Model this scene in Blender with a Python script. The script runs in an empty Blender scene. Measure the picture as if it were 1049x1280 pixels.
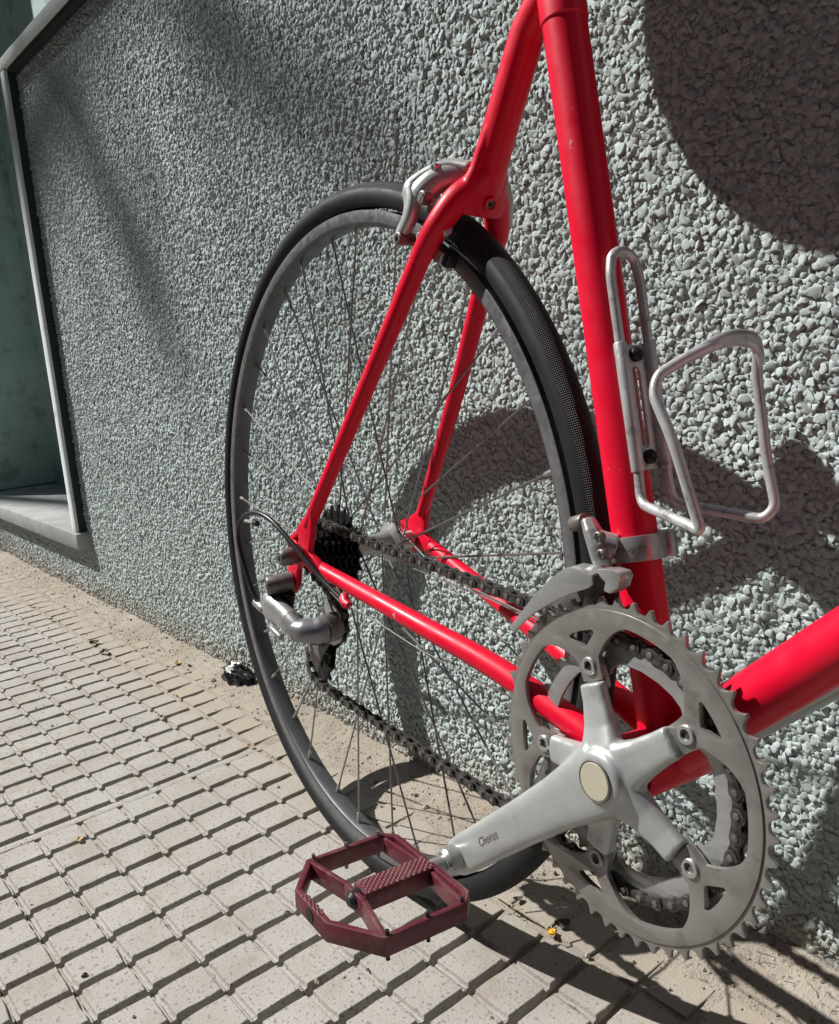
import bpy, bmesh, math, random
import numpy as np
from mathutils import Matrix, Vector
from mathutils.geometry import tessellate_polygon
rng = np.random.default_rng(7); random.seed(7)
PI = math.pi; TAU = 2*PI
sc = bpy.context.scene; COL = sc.collection
# ------------------------------------------------------------------ camera, sky, sun, exposure
CAM = np.array([0.67999, -0.60564, 0.52220])
RM = np.array([[0.6338, 0.76965, -0.07707], [-0.10045, 0.18069, 0.9784], [-0.76695, 0.61236, -0.19183]])
F_PX, PW, PH = 1079.16, 1049., 1280.
cam = bpy.data.objects.new('camera', bpy.data.cameras.new('camera')); COL.objects.link(cam)
cam.data.sensor_fit = 'VERTICAL'; cam.data.sensor_height = 36; cam.data.lens = 36*F_PX/PH
cam.data.clip_start = 0.01; cam.data.clip_end = 500
mw = Matrix.Identity(4)
for i in range(3):
    mw[i][0], mw[i][1], mw[i][2], mw[i][3] = RM[0][i], RM[1][i], -RM[2][i], CAM[i]
cam.matrix_world = mw; sc.camera = cam
SUN_AZ, SUN_EL = math.radians(211.6), math.radians(45.4)
L = np.array([math.cos(SUN_EL)*math.cos(SUN_AZ), math.cos(SUN_EL)*math.sin(SUN_AZ), math.sin(SUN_EL)])
w = bpy.data.worlds.new('World'); sc.world = w; w.use_nodes = True
nt = w.node_tree; sky = nt.nodes.new('ShaderNodeTexSky'); sky.sky_type = 'NISHITA'; sky.sun_disc = False
sky.sun_elevation = SUN_EL; sky.sun_rotation = math.radians(90)-SUN_AZ
nt.links.new(sky.outputs[0], nt.nodes['Background'].inputs[0]); nt.nodes['Background'].inputs[1].default_value = 0.05
sun = bpy.data.objects.new('sun', bpy.data.lights.new('sun', 'SUN')); COL.objects.link(sun)
sun.data.energy = 4.9; sun.data.angle = math.radians(0.53); sun.data.color = (1, .98, .955)
sun.rotation_euler = Vector(L).to_track_quat('Z', 'Y').to_euler(); sun.location = (-3, -3, 5)
sc.view_settings.view_transform = 'Standard'; sc.view_settings.look = 'None'
sc.view_settings.exposure = .60; sc.view_settings.gamma = 1; sc.view_settings.use_curve_mapping = False
sc.render.engine = 'CYCLES'

# ------------------------------------------------------------------ helpers
class M:
    def __init__(s): s.v = []; s.f = []; s.m = []
    def add(s, V, Fs, mi=0):
        o = len(s.v); s.v += [tuple(map(float, p)) for p in V]; s.f += [tuple(i+o for i in f) for f in Fs]; s.m += [mi]*len(Fs); return s
    def tube(s, P, r, seg=14, flat=None, up=None, mi=0, closed=False, cap=True):
        """tube along points P, radius r (number or list); flat=(a,b) scales along the normal / binormal"""
        P = [np.array(p, float) for p in P]; n = len(P)
        r = [r]*n if np.isscalar(r) else list(r)
        T = []
        for i in range(n):
            a = P[(i-1) % n] if (closed or i > 0) else P[i]; b = P[(i+1) % n] if (closed or i < n-1) else P[i]
            t = b-a; T.append(t/np.linalg.norm(t))
        N = np.array(up, float) if up is not None else (np.array([0, 0, 1.]) if abs(T[0][2]) < .9 else np.array([1., 0, 0]))
        V = []; Fs = []
        for i in range(n):
            if up is not None: N = np.array(up, float)
            N = N-T[i]*(N@T[i]); N /= np.linalg.norm(N); B = np.cross(T[i], N)
            fa, fb = flat if flat else (1, 1)
            for k in range(seg):
                a = TAU*k/seg; V.append(P[i]+r[i]*(fa*math.cos(a)*N+fb*math.sin(a)*B))
        for i in range(n if closed else n-1):
            j = (i+1) % n
            for k in range(seg): Fs.append((i*seg+k, i*seg+(k+1) % seg, j*seg+(k+1) % seg, j*seg+k))
        if cap and not closed: Fs += [tuple(range(seg))[::-1], tuple((n-1)*seg+k for k in range(seg))]
        return s.add(V, Fs, mi)
    def box(s, c, X, Y, Z, mi=0):
        c, X, Y, Z = (np.array(q, float) for q in (c, X, Y, Z))
        V = [c+a*X+b*Y+d*Z for a in (-1, 1) for b in (-1, 1) for d in (-1, 1)]
        return s.add(V, [(0, 1, 3, 2), (4, 6, 7, 5), (0, 4, 5, 1), (2, 3, 7, 6), (0, 2, 6, 4), (1, 5, 7, 3)], mi)
    def lathe(s, prof, seg=32, c=(0, 0, 0), axis='y', mi=0, closed=False, open_end=False):
        """prof: list of (radius, along-axis)"""
        V = []; n = len(prof); Fs = []
        for r, h in prof:
            for k in range(seg):
                a = TAU*k/seg
                q = (r*math.cos(a), h, r*math.sin(a)) if axis == 'y' else (r*math.cos(a), r*math.sin(a), h)
                V.append(np.array(q)+np.array(c))
        for i in range(n if closed else n-1):
            j = (i+1) % n
            for k in range(seg): Fs.append((i*seg+k, i*seg+(k+1) % seg, j*seg+(k+1) % seg, j*seg+k))
        if not closed:
            if prof[0][0] > 1e-6: Fs.append(tuple(range(seg)))
            if prof[-1][0] > 1e-6 and not open_end: Fs.append(tuple((n-1)*seg+k for k in range(seg))[::-1])
        return s.add(V, Fs, mi)
    def plate(s, loops, y0, y1, mi=0, fr=None):
        """loops of 2-D points (first = outline, others = holes) in the x-z plane, from y0 to y1; fr maps (a,b,c)->point"""
        fr = fr or (lambda a, h, b: (a, h, b))
        flatp = [p for l in loops for p in l]; n = len(flatp)
        tris = tessellate_polygon([[Vector((p[0], p[1], 0)) for p in l] for l in loops])
        V = [fr(p[0], y0, p[1]) for p in flatp]+[fr(p[0], y1, p[1]) for p in flatp]; Fs = []
        for t in tris: Fs += [tuple(t), tuple(i+n for i in t[::-1])]
        o = 0
        for l in loops:
            k = len(l)
            for i in range(k): Fs.append((o+i, o+(i+1) % k, n+o+(i+1) % k, n+o+i))
            o += k
        return s.add(V, Fs, mi)
    def ball(s, c, r, seg=12, rings=8, mi=0):
        r = np.array([r]*3 if np.isscalar(r) else r)
        V = []; Fs = []
        for i in range(rings+1):
            for k in range(seg):
                p = PI*i/rings; a = TAU*k/seg
                V.append(np.array(c)+r*np.array([math.sin(p)*math.cos(a), math.sin(p)*math.sin(a), math.cos(p)]))
        for i in range(rings):
            for k in range(seg): Fs.append((i*seg+k, (i+1)*seg+k, (i+1)*seg+(k+1) % seg, i*seg+(k+1) % seg))
        return s.add(V, Fs, mi)

def fix(me, weld=1e-6):
    bm = bmesh.new(); bm.from_mesh(me)
    bmesh.ops.remove_doubles(bm, verts=bm.verts, dist=weld)
    bmesh.ops.dissolve_degenerate(bm, dist=1e-7, edges=bm.edges)
    bmesh.ops.recalc_face_normals(bm, faces=bm.faces); bm.to_mesh(me); bm.free()
def applied(o):
    dg = bpy.context.evaluated_depsgraph_get(); me = bpy.data.meshes.new_from_object(o.evaluated_get(dg))
    o.modifiers.clear(); o.data = me
def obj(name, m, mats, parent=None, bevel=0, remesh=0, smooth=0, ang=35, raw=False):
    me = bpy.data.meshes.new(name); me.from_pydata(m.v, [], m.f)
    for mt in (mats if isinstance(mats, (list, tuple)) else [mats]): me.materials.append(mt)
    me.polygons.foreach_set('material_index', m.m)
    if not raw: fix(me)
    o = bpy.data.objects.new(name, me); COL.objects.link(o)
    if bevel or remesh:
        if remesh:
            d = o.modifiers.new('r', 'REMESH'); d.mode = 'VOXEL'; d.voxel_size = remesh; d.adaptivity = 0
            if smooth: d = o.modifiers.new('s', 'SMOOTH'); d.factor = .5; d.iterations = smooth
        if bevel:
            d = o.modifiers.new('b', 'BEVEL'); d.width = bevel; d.segments = 2; d.limit_method = 'ANGLE'; d.angle_limit = math.radians(38)
        applied(o); me = o.data
    me.shade_smooth()
    if not remesh: me.set_sharp_from_angle(angle=math.radians(ang))
    if parent: o.parent = parent
    return o
def empty(name, loc=(0, 0, 0), rot=(0, 0, 0)):
    o = bpy.data.objects.new(name, None); COL.objects.link(o); o.location = loc; o.rotation_euler = rot; o.empty_display_size = .1; return o
def tag(o, label=None, cat=None, group=None, kind=None):
    for k, v in (('label', label), ('category', cat), ('group', group), ('kind', kind)):
        if v: o[k] = v
    return o
def circ(r, n, a0=0., c=(0, 0)): return [(c[0]+r*math.cos(a0+TAU*k/n), c[1]+r*math.sin(a0+TAU*k/n)) for k in range(n)]
def smooth_path(P, n=8):
    P = [np.array(p, float) for p in P]; out = []
    Q = [2*P[0]-P[1]]+P+[2*P[-1]-P[-2]]
    for i in range(1, len(Q)-2):
        for k in range(n):
            t = k/n; a, b, c, d = Q[i-1:i+3]
            out.append(.5*(2*b+(c-a)*t+(2*a-5*b+4*c-d)*t*t+(3*b-a-3*c+d)*t**3))
    return out+[P[-1]]
def round_path(P, r, n=6):
    """polyline with rounded corners"""
    P = [np.array(p, float) for p in P]; out = [P[0]]
    for i in range(1, len(P)-1):
        a = P[i-1]-P[i]; b = P[i+1]-P[i]; la, lb = np.linalg.norm(a), np.linalg.norm(b); d = min(r, la*.45, lb*.45)
        p0, p2 = P[i]+a/la*d, P[i]+b/lb*d
        for k in range(n+1):
            t = k/n; out.append((1-t)**2*p0+2*t*(1-t)*P[i]+t*t*p2)
    return out+[P[-1]]
def vnoise(x, y, seed=0):
    x = np.asarray(x, float); y = np.asarray(y, float)
    xi = np.floor(x).astype(int); yi = np.floor(y).astype(int); u = x-xi; v = y-yi; u = u*u*(3-2*u); v = v*v*(3-2*v)
    def h(a, b):
        q = (a*374761393+b*668265263+seed*974634777) & 0xffffffff
        q = ((q ^ (q >> 13))*1274126177) & 0xffffffff
        return ((q ^ (q >> 16)) & 0xffff)/65535.
    return (h(xi, yi)*(1-u)+h(xi+1, yi)*u)*(1-v)+(h(xi, yi+1)*(1-u)+h(xi+1, yi+1)*u)*v
def fbm(x, y, o=4, seed=0):
    s = 0; a = .5
    for k in range(o): s = s+a*vnoise(x*2**k, y*2**k, seed+k); a *= .5
    return s

# ------------------------------------------------------------------ materials
def mat(name, col, rough=.5, metal=0., spec=.5, coat=0., noise=None, bump=None, speck=None, col2=None, nscale=8., dirt=None, wear=None, world=False):
    """col2/nscale: slow colour variation; noise: roughness variation; bump=(scale,strength,dist); speck=(scale,thr,colour); dirt=(scale,lo,hi,colour)"""
    K = .66; kk = lambda q: tuple(K*x for x in q)
    col = kk(col); col2 = kk(col2) if col2 else None; speck = (*speck[:2], kk(speck[2])) if speck else None; dirt = (*dirt[:3], kk(dirt[3])) if dirt else None
    m = bpy.data.materials.new(name); m.use_nodes = True; t = m.node_tree; N = t.nodes; lk = t.links.new
    b = N['Principled BSDF']; b.inputs['Base Color'].default_value = (*col, 1); b.inputs['Roughness'].default_value = rough
    b.inputs['Metallic'].default_value = metal; b.inputs['Specular IOR Level'].default_value = spec; b.inputs['Coat Weight'].default_value = coat
    b.inputs['Coat Roughness'].default_value = .08
    tc = N.new('ShaderNodeNewGeometry').outputs['Position'] if world else N.new('ShaderNodeTexCoord').outputs['Object']
    def nz(scale, det=4, rgh=.55):
        n = N.new('ShaderNodeTexNoise'); n.inputs['Scale'].default_value = scale; n.inputs['Detail'].default_value = det; n.inputs['Roughness'].default_value = rgh
        lk(tc, n.inputs['Vector']); return n.outputs['Fac']
    def ramp(fac, a, c):
        r = N.new('ShaderNodeMapRange'); r.inputs[1].default_value = a; r.inputs[2].default_value = c; lk(fac, r.inputs[0]); return r.outputs[0]
    def mix(fac, A, B):
        x = N.new('ShaderNodeMix'); x.data_type = 'RGBA'; lk(fac, x.inputs[0])
        for s_, q in ((x.inputs[6], A), (x.inputs[7], B)):
            if isinstance(q, tuple): s_.default_value = (*q, 1)
            else: lk(q, s_)
        return x.outputs[2]
    c = col
    if col2: c = mix(ramp(nz(nscale), .35, .65), c, col2)
    if speck: c = mix(ramp(nz(speck[0], 2, .5), speck[1], speck[1]+.05), c, speck[2])
    if dirt: c = mix(ramp(nz(dirt[0], 6, .65), dirt[1], dirt[2]), c, dirt[3])
    if wear:   # rubbed edges
        gp = N.new('ShaderNodeNewGeometry').outputs['Pointiness']; ad = N.new('ShaderNodeMath'); ad.operation = 'MULTIPLY_ADD'; ad.inputs[1].default_value = .06; lk(nz(180, 3), ad.inputs[0]); lk(gp, ad.inputs[2])
        c = mix(ramp(ad.outputs[0], wear[0], wear[0]+.06), c, tuple(.66*x for x in wear[1]))
    if not isinstance(c, tuple): lk(c, b.inputs['Base Color'])
    if noise:
        r = N.new('ShaderNodeMapRange'); r.inputs[3].default_value = max(0, rough-noise[1]); r.inputs[4].default_value = min(1, rough+noise[1]); r.inputs[1].default_value = .3; r.inputs[2].default_value = .7
        lk(nz(noise[0], 5), r.inputs[0]); lk(r.outputs[0], b.inputs['Roughness'])
    if bump:
        u = N.new('ShaderNodeBump'); u.inputs['Strength'].default_value = bump[1]; u.inputs['Distance'].default_value = bump[2]
        lk(nz(bump[0], 5, .6), u.inputs['Height']); lk(u.outputs[0], b.inputs['Normal'])
    return m
RED = mat('red_paint', (.97, .003, .038), .42, spec=.25, coat=.06, speck=(95, .745, (.75, .42, .42)), noise=(60, .08), bump=(45, .12, .0006), dirt=(28, .66, .74, (.55, .012, .03)))
REDD = mat('red_paint_small', (.85, .005, .038), .42)
ALU = mat('cast_aluminium', (.66, .685, .66), .38, metal=.45, noise=(70, .08), bump=(400, .06, .0003), col2=(.60, .62, .60), nscale=40, dirt=(55, .60, .8, (.42, .40, .36)))
RINGM = mat('worn_aluminium', (.40, .385, .355), .36, metal=.6, noise=(120, .1), bump=(500, .1, .0003), col2=(.40, .38, .35), nscale=60, dirt=(45, .52, .74, (.22, .20, .18)))
SIL = mat('silver_metal', (.56, .56, .545), .32, metal=.6, noise=(90, .1), dirt=(60, .60, .8, (.45, .43, .41)))
CAGEM = mat('anodised_wire', (.76, .76, .75), .38, metal=.5, noise=(100, .1), bump=(300, .1, .0003), dirt=(90, .55, .7, (.36, .34, .32)))
STEEL = mat('spoke_steel', (.36, .35, .34), .35, metal=.75)
GREY = mat('dull_grey_metal', (.27, .245, .225), .48, metal=.6, noise=(80, .1), dirt=(60, .5, .7, (.13, .11, .10)))
DARK = mat('dark_steel', (.035, .034, .034), .5, metal=.6, noise=(150, .15), dirt=(120, .5, .7, (.015, .014, .013)))
CHAINM = mat('chain_steel', (.135, .128, .12), .42, metal=.5, noise=(200, .15), dirt=(150, .45, .65, (.035, .03, .027)))
HOLE = mat('black_hole', (.008, .008, .008), .8)
RIMM = mat('grey_anodised_rim', (.155, .155, .16), .42, metal=.55, noise=(60, .08), dirt=(30, .5, .75, (.09, .088, .085)))
TRACK = mat('brushed_brake_track', (.30, .30, .305), .4, metal=.6, noise=(160, .12), dirt=(70, .5, .75, (.17, .17, .17)))
BLACK = mat('black_plastic', (.012, .012, .013), .42)
MAROON = mat('maroon_anodised', (.15, .017, .034), .45, metal=.2, coat=.15, wear=(.605, (.40, .24, .24)), noise=(90, .1), bump=(300, .12, .0004), dirt=(38, .50, .70, (.21, .095, .085)))
MAROON_T = mat('maroon_worn', (.34, .16, .17), .45, metal=.4, noise=(150, .1))
IVORY = mat('ivory_cap', (.60, .55, .41), .45, dirt=(160, .60, .72, (.42, .37, .26)))
INK = mat('worn_print', (.27, .265, .25), .6, metal=.3)
def dirt_near_wall(m):
    # sand trodden over the rows of blocks next to the wall foot, ragged edge (a deposit, in world metres)
    t = m.node_tree; N = t.nodes; lk = t.links.new; b = N['Principled BSDF']; src = b.inputs['Base Color'].links[0].from_socket
    pos = N.new('ShaderNodeNewGeometry').outputs['Position']; sx = N.new('ShaderNodeSeparateXYZ'); lk(pos, sx.inputs[0])
    n = N.new('ShaderNodeTexNoise'); n.inputs['Scale'].default_value = 14; n.inputs['Detail'].default_value = 7; n.inputs['Roughness'].default_value = .7; lk(pos, n.inputs['Vector'])
    a = N.new('ShaderNodeMath'); a.operation = 'MULTIPLY_ADD'; a.inputs[1].default_value = .20; lk(n.outputs['Fac'], a.inputs[0]); lk(sx.outputs[1], a.inputs[2])
    r = N.new('ShaderNodeMapRange'); r.inputs[1].default_value = -.085; r.inputs[2].default_value = .035; lk(a.outputs[0], r.inputs[0])
    x = N.new('ShaderNodeMix'); x.data_type = 'RGBA'; lk(r.outputs[0], x.inputs[0]); lk(src, x.inputs[6]); x.inputs[7].default_value = (.31, .268, .215, 1); lk(x.outputs[2], b.inputs['Base Color'])
def splash_on_wall(m):
    # dust splashed by rain on the lowest centimetres of the wall, ragged top
    t = m.node_tree; N = t.nodes; lk = t.links.new; b = N['Principled BSDF']; src = b.inputs['Base Color'].links[0].from_socket
    pos = N.new('ShaderNodeNewGeometry').outputs['Position']; sx = N.new('ShaderNodeSeparateXYZ'); lk(pos, sx.inputs[0])
    n = N.new('ShaderNodeTexNoise'); n.inputs['Scale'].default_value = 22; n.inputs['Detail'].default_value = 6; n.inputs['Roughness'].default_value = .7; lk(pos, n.inputs['Vector'])
    a = N.new('ShaderNodeMath'); a.operation = 'MULTIPLY_ADD'; a.inputs[1].default_value = -.09; lk(n.outputs['Fac'], a.inputs[0]); lk(sx.outputs[2], a.inputs[2])
    r = N.new('ShaderNodeMapRange'); r.inputs[1].default_value = .02; r.inputs[2].default_value = -.035; r.inputs[3].default_value = 0; r.inputs[4].default_value = .75; lk(a.outputs[0], r.inputs[0])
    x = N.new('ShaderNodeMix'); x.data_type = 'RGBA'; lk(r.outputs[0], x.inputs[0]); lk(src, x.inputs[6]); x.inputs[7].default_value = (.29, .255, .21, 1); lk(x.outputs[2], b.inputs['Base Color'])
CONC = mat('paver_concrete', (.53, .502, .462), .9, world=True, spec=.2, bump=(420, .6, .0014), col2=(.46, .43, .388), nscale=11, speck=(300, .60, (.29, .27, .245)), dirt=(18, .52, .74, (.42, .365, .30)))
dirt_near_wall(CONC)
GROUTM = mat('groove_concrete', (.30, .27, .235), .95, world=True, spec=.1, bump=(260, .7, .002), col2=(.30, .26, .215), nscale=14, speck=(200, .62, (.2, .17, .14)))
DIRTM = mat('sandy_dirt', (.50, .445, .37), .97, world=True, spec=.05, bump=(380, .9, .0025), col2=(.42, .365, .295), nscale=12, speck=(240, .60, (.29, .23, .17)))
WALLM = mat('roughcast_paint', (.60, .685, .662), .85, world=True, spec=.2, bump=(620, .45, .0006), col2=(.565, .64, .618), nscale=4, dirt=(30, .58, .75, (.50, .55, .53)))
splash_on_wall(WALLM)
PLAST = mat('smooth_plaster', (1.0, 1.06, 1.04), .85, spec=.2, bump=(120, .3, .0015), col2=(.88, .95, .93), nscale=9, dirt=(26, .6, .74, (.6, .65, .63)))
SILLM = mat('sill_concrete', (.52, .52, .51), .85, spec=.2, bump=(150, .35, .0015), col2=(.39, .39, .39), nscale=16, speck=(70, .66, (.5, .5, .49)))
GREEN = mat('green_grey_paint', (.64, .84, .78), .75, spec=.3, bump=(50, .25, .002), col2=(.53, .71, .66), nscale=6, dirt=(16, .52, .70, (.30, .40, .37)))
DSHADE = mat('painted_shade', (.05, .065, .062), .8, spec=.2)  # dark colour standing in for shade on jamb side and ledge underside
ASPH = mat('asphalt', (.06, .06, .06), .95, bump=(90, .5, .003))
def tyre_mat():
    m = mat('tyre_rubber', (.013, .013, .0145), .6, spec=.25, noise=(60, .08), dirt=(25, .5, .75, (.026, .025, .024)))
    t = m.node_tree; N = t.nodes; lk = t.links.new; b = N['Principled BSDF']
    uv = N.new('ShaderNodeTexCoord').outputs['UV']; sx = N.new('ShaderNodeSeparateXYZ'); lk(uv, sx.inputs[0])
    def mth(op, a, c=None):
        n = N.new('ShaderNodeMath'); n.operation = op
        for i, q in enumerate((a, c)):
            if q is None: continue
            if isinstance(q, (int, float)): n.inputs[i].default_value = q
            else: lk(q, n.inputs[i])
        return n.outputs[0]
    a = mth('SINE', mth('MULTIPLY', mth('ADD', mth('MULTIPLY', sx.outputs[0], 640.), mth('MULTIPLY', sx.outputs[1], 22.)), TAU))
    c = mth('SINE', mth('MULTIPLY', mth('SUBTRACT', mth('MULTIPLY', sx.outputs[0], 640.), mth('MULTIPLY', sx.outputs[1], 22.)), TAU))
    dots = mth('MULTIPLY', a, c)
    d = mth('ABSOLUTE', mth('SUBTRACT', sx.outputs[1], .5))
    mk = N.new('ShaderNodeMapRange'); mk.inputs[1].default_value = .19; mk.inputs[2].default_value = .23; mk.inputs[3].default_value = 1; mk.inputs[4].default_value = 0; lk(d, mk.inputs[0])
    mk2 = N.new('ShaderNodeMapRange'); mk2.inputs[1].default_value = .015; mk2.inputs[2].default_value = .03; lk(d, mk2.inputs[0])
    h = mth('MULTIPLY', mth('MULTIPLY', dots, mk.outputs[0]), mk2.outputs[0])
    u = N.new('ShaderNodeBump'); u.inputs['Strength'].default_value = .6; u.inputs['Distance'].default_value = .0007; lk(h, u.inputs['Height']); lk(u.outputs[0], b.inputs['Normal'])
    return m
TYRE = tyre_mat()

# ------------------------------------------------------------------ ground, pavement
g = M(); g.add([(-150, -150, -.16), (150, -150, -.16), (150, 150, -.16), (-150, 150, -.16)], [(0, 1, 2, 3)])
tag(obj('road', g, ASPH), kind='structure')
pv = M(); pv.box((-.5, -.4, -.085), (6, 0, 0), (0, .50, 0), (0, 0, .0715))
pave = tag(obj('pavement', pv, GROUTM), kind='structure')
kb = M(); kb.box((-.5, -.975, -.07), (6, 0, 0), (0, .073, 0), (0, 0, .072)); obj('kerb', kb, GROUTM, pave, bevel=.01)
PX, PYP = .0478, .0482; X0, Y0 = -.2775, -.4005
def proj(P):
    q = (np.atleast_2d(P)-CAM)@RM.T
    return np.c_[PW/2+F_PX*q[:, 0]/q[:, 2], PH/2-F_PX*q[:, 1]/q[:, 2]], q[:, 2]
def block_mesh(k, nx=5):
    """a paving block with a worn, chipped outline: rings of verts from the groove floor to the top"""
    n = 16; hx, hy = .0195, .0206; V = []; r = np.random.default_rng(100+k)
    corner = []
    for i in range(n):
        side, t = divmod(i, 4); t = -1+2*t/4
        corner.append([(t, -1), (1, t), (-t, 1), (-1, -t)][side])
    jit = r.normal(0, .00035, (n, 2)); chip = np.zeros(n)
    for q in r.integers(0, n, 2): chip[q] = r.uniform(0, .0013)
    for z, e, ey in ((-.0150, .0006, .0036), (-.0042, .0004, .0034), (-.0040, .0003, .0008), (-.0004, 0, -.0001), (0, -.0006, -.0008)):
        for i, (a, b) in enumerate(corner):
            rr = .9985 if abs(a) < 1 or abs(b) < 1 else .985
            zz = z-(chip[i]*.6 if z > -.003 else 0)
            V.append((a*rr*(hx+e)+jit[i, 0]-a*chip[i]*(z > -.003)*.5, b*rr*(hy+ey)+jit[i, 1]-b*chip[i]*(z > -.003)*.5, zz))
    Fs = []
    for j in range(4):
        for i in range(n): Fs.append((j*n+i, j*n+(i+1) % n, (j+1)*n+(i+1) % n, (j+1)*n+i))
    Fs.append(tuple(4*n+i for i in range(n)))
    me = bpy.data.meshes.new('paving_block'); me.from_pydata(V, [], Fs); me.materials.append(CONC); me.shade_smooth(); me.set_sharp_from_angle(angle=math.radians(16)); return me, V, Fs
BM = [block_mesh(k) for k in range(14)]
cells = []
for i in range(-48, 28):
    for j in range(-14, 9):
        cx = X0+PX*i-.024+.0005-(.0148 if i <= -1 else 0); cy = Y0+PYP*j+.0205
        if cy > -.012: continue
        q, d = proj([[cx, cy, 0]]); s_ = F_PX/d[0] if d[0] > .1 else 0
        inn = d[0] > .1 and -25 < q[0, 0] < PW+25 and -25 < q[0, 1] < PH+45
        cells.append((s_ if inn and cy < -.035 else 0, cx, cy, i, j))
cells.sort(reverse=True)
rest = M()
for n_, (s_, cx, cy, i, j) in enumerate(cells):
    k = int(rng.integers(14)); tile_i, tile_j = i//6, j//6
    dz = .0012*math.sin(tile_i*12.9+tile_j*78.2)-.0010*rng.random(); rz = rng.normal(0, .006); rx, ry = rng.normal(0, .006, 2)
    if n_ < 300 and s_ > 0:
        o = bpy.data.objects.new('paving_block', BM[k][0]); COL.objects.link(o); o.parent = pave
        o.location = (cx, cy, dz); o.rotation_euler = (rx, ry, rz+(PI if rng.random() < .5 else 0))
    else:
        R_ = np.array(Matrix.Rotation(rz, 3, 'Z')@Matrix.Rotation(ry, 3, 'Y')@Matrix.Rotation(rx, 3, 'X'))
        rest.add(np.array(BM[k][1])@R_.T+np.array([cx, cy, dz]), BM[k][2])
o = obj('paving_blocks', rest, CONC, pave, raw=True, ang=16); o['kind'] = 'stuff'
jx = M(); jx.box((-.3292, -.28, -.009), (.0068, 0, 0), (0, .30, 0), (0, 0, .0072)); obj('joint_strip', jx, CONC, pave, bevel=.0012)
# dirt swept against the wall foot, filling the last grooves
nx, ny = 900, 90
gx, gy = np.meshgrid(np.linspace(-2.6, 1.5, nx), np.linspace(-.42, .03, ny))
wob = .05*(fbm(gx*3, gy*3, 3, 5)-.47)+.03*np.clip((-gx-.7), 0, .6)/.6
t = np.clip((gy+.235+wob)/(.205), 0, 1); t = t*t*(3-2*t)
h = -.0140+.0146*t**.7+.0035*(fbm(gx*22, gy*22, 4, 9)-.47)*(t > 0)+.004*(fbm(gx*60, gy*60, 3, 3)-.45)*t
h += .012*np.clip((gy+.05)/.06, 0, 1)**1.3*(.5+fbm(gx*9, gy*9, 3, 2))
h += .008*np.clip((gy+.06)/.05, 0, 1)*np.clip((gx-.2)/.2, 0, 1)*fbm(gx*40, gy*40, 3, 8)*1.6
d = M(); idx = np.arange(nx*ny).reshape(ny, nx)
d.v = [tuple(p) for p in np.c_[gx.ravel(), gy.ravel(), h.ravel()].tolist()]
d.f = np.c_[idx[:-1, :-1].ravel(), idx[:-1, 1:].ravel(), idx[1:, 1:].ravel(), idx[1:, :-1].ravel()].tolist(); d.m = [0]*len(d.f)
DIRT = tag(obj('dirt', d, DIRTM, raw=True, ang=180), kind='stuff')
def dirt_h(x, y):
    i = int(np.clip((x+2.6)/4.1*(nx-1), 0, nx-1)); j = int(np.clip((y+.42)/.45*(ny-1), 0, ny-1)); return max(h[j, i], -.001 if y < -.05 else -.02)

# ------------------------------------------------------------------ wall
LED = 1.128; SX = -1.275
wall = empty('wall', (0, 0, 0)); tag(wall, 'grey green roughcast building wall with smooth sill, ledge and shaded niche', 'wall')
b = M(); b.box((1.0, .2, .485), (2.25, 0, 0), (0, .2, 0), (0, 0, LED-.485)); b.box((-2.35, .2, -.02), (1.1, 0, 0), (0, .2, 0), (0, 0, .15))
obj('render_coat', b, WALLM, wall)
def pebble(seed, rings, seg):
    r = np.random.default_rng(seed); V = [(0, 0, 1.)]
    rad = 1+.22*r.normal(0, 1, seg).clip(-1.4, 1.4)
    for k in range(1, rings+1):
        f = k/rings
        for i in range(seg):
            a = TAU*i/seg+.25*r.normal(); rr = rad[i]*(math.sin(f*PI/2)**.85)*(1+.08*r.normal())
            z = (math.cos(f*PI/2)**.5)*(1+.13*r.normal()) if k < rings else -.35
            V.append((rr*math.cos(a), rr*math.sin(a), z))
    Fs = [(0, 1+i, 1+(i+1) % seg) for i in range(seg)]
    for k in range(rings-1):
        for i in range(seg): Fs.append((1+k*seg+i, 1+(k+1)*seg+i, 1+(k+1)*seg+(i+1) % seg, 1+k*seg+(i+1) % seg))
    return np.array(V), Fs
PB_N = [pebble(s_, 3, 7) for s_ in range(24)]; PB_F = [pebble(50+s_, 2, 6) for s_ in range(24)]
pts = []
def scatter(x0, x1, z0, z1, pitch):
    a = np.arange(x0, x1, pitch); c = np.arange(z0, z1, pitch*.866)
    for q, z in enumerate(c):
        xs = a+(pitch/2 if q % 2 else 0)+rng.uniform(-.34, .34, len(a))*pitch; zs = z+rng.uniform(-.34, .34, len(a))*pitch
        for x, zz in zip(xs, zs): pts.append((x, zz, pitch))
PIT = .0047
scatter(SX+.002, .62, .002, LED-.012, PIT); scatter(.62, 1.5, .002, LED-.012, .0105); scatter(-2.75, SX, .002, .125, .0054)
pts = np.array(pts); pts = pts[(pts[:, 1] < LED-.008)]
q, dd = proj(np.c_[pts[:, 0], 0*pts[:, 0], pts[:, 1]])
inn = (dd > .05) & (q[:, 0] > 0) & (q[:, 0] < PW) & (q[:, 1] > 0) & (q[:, 1] < PH)
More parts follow.
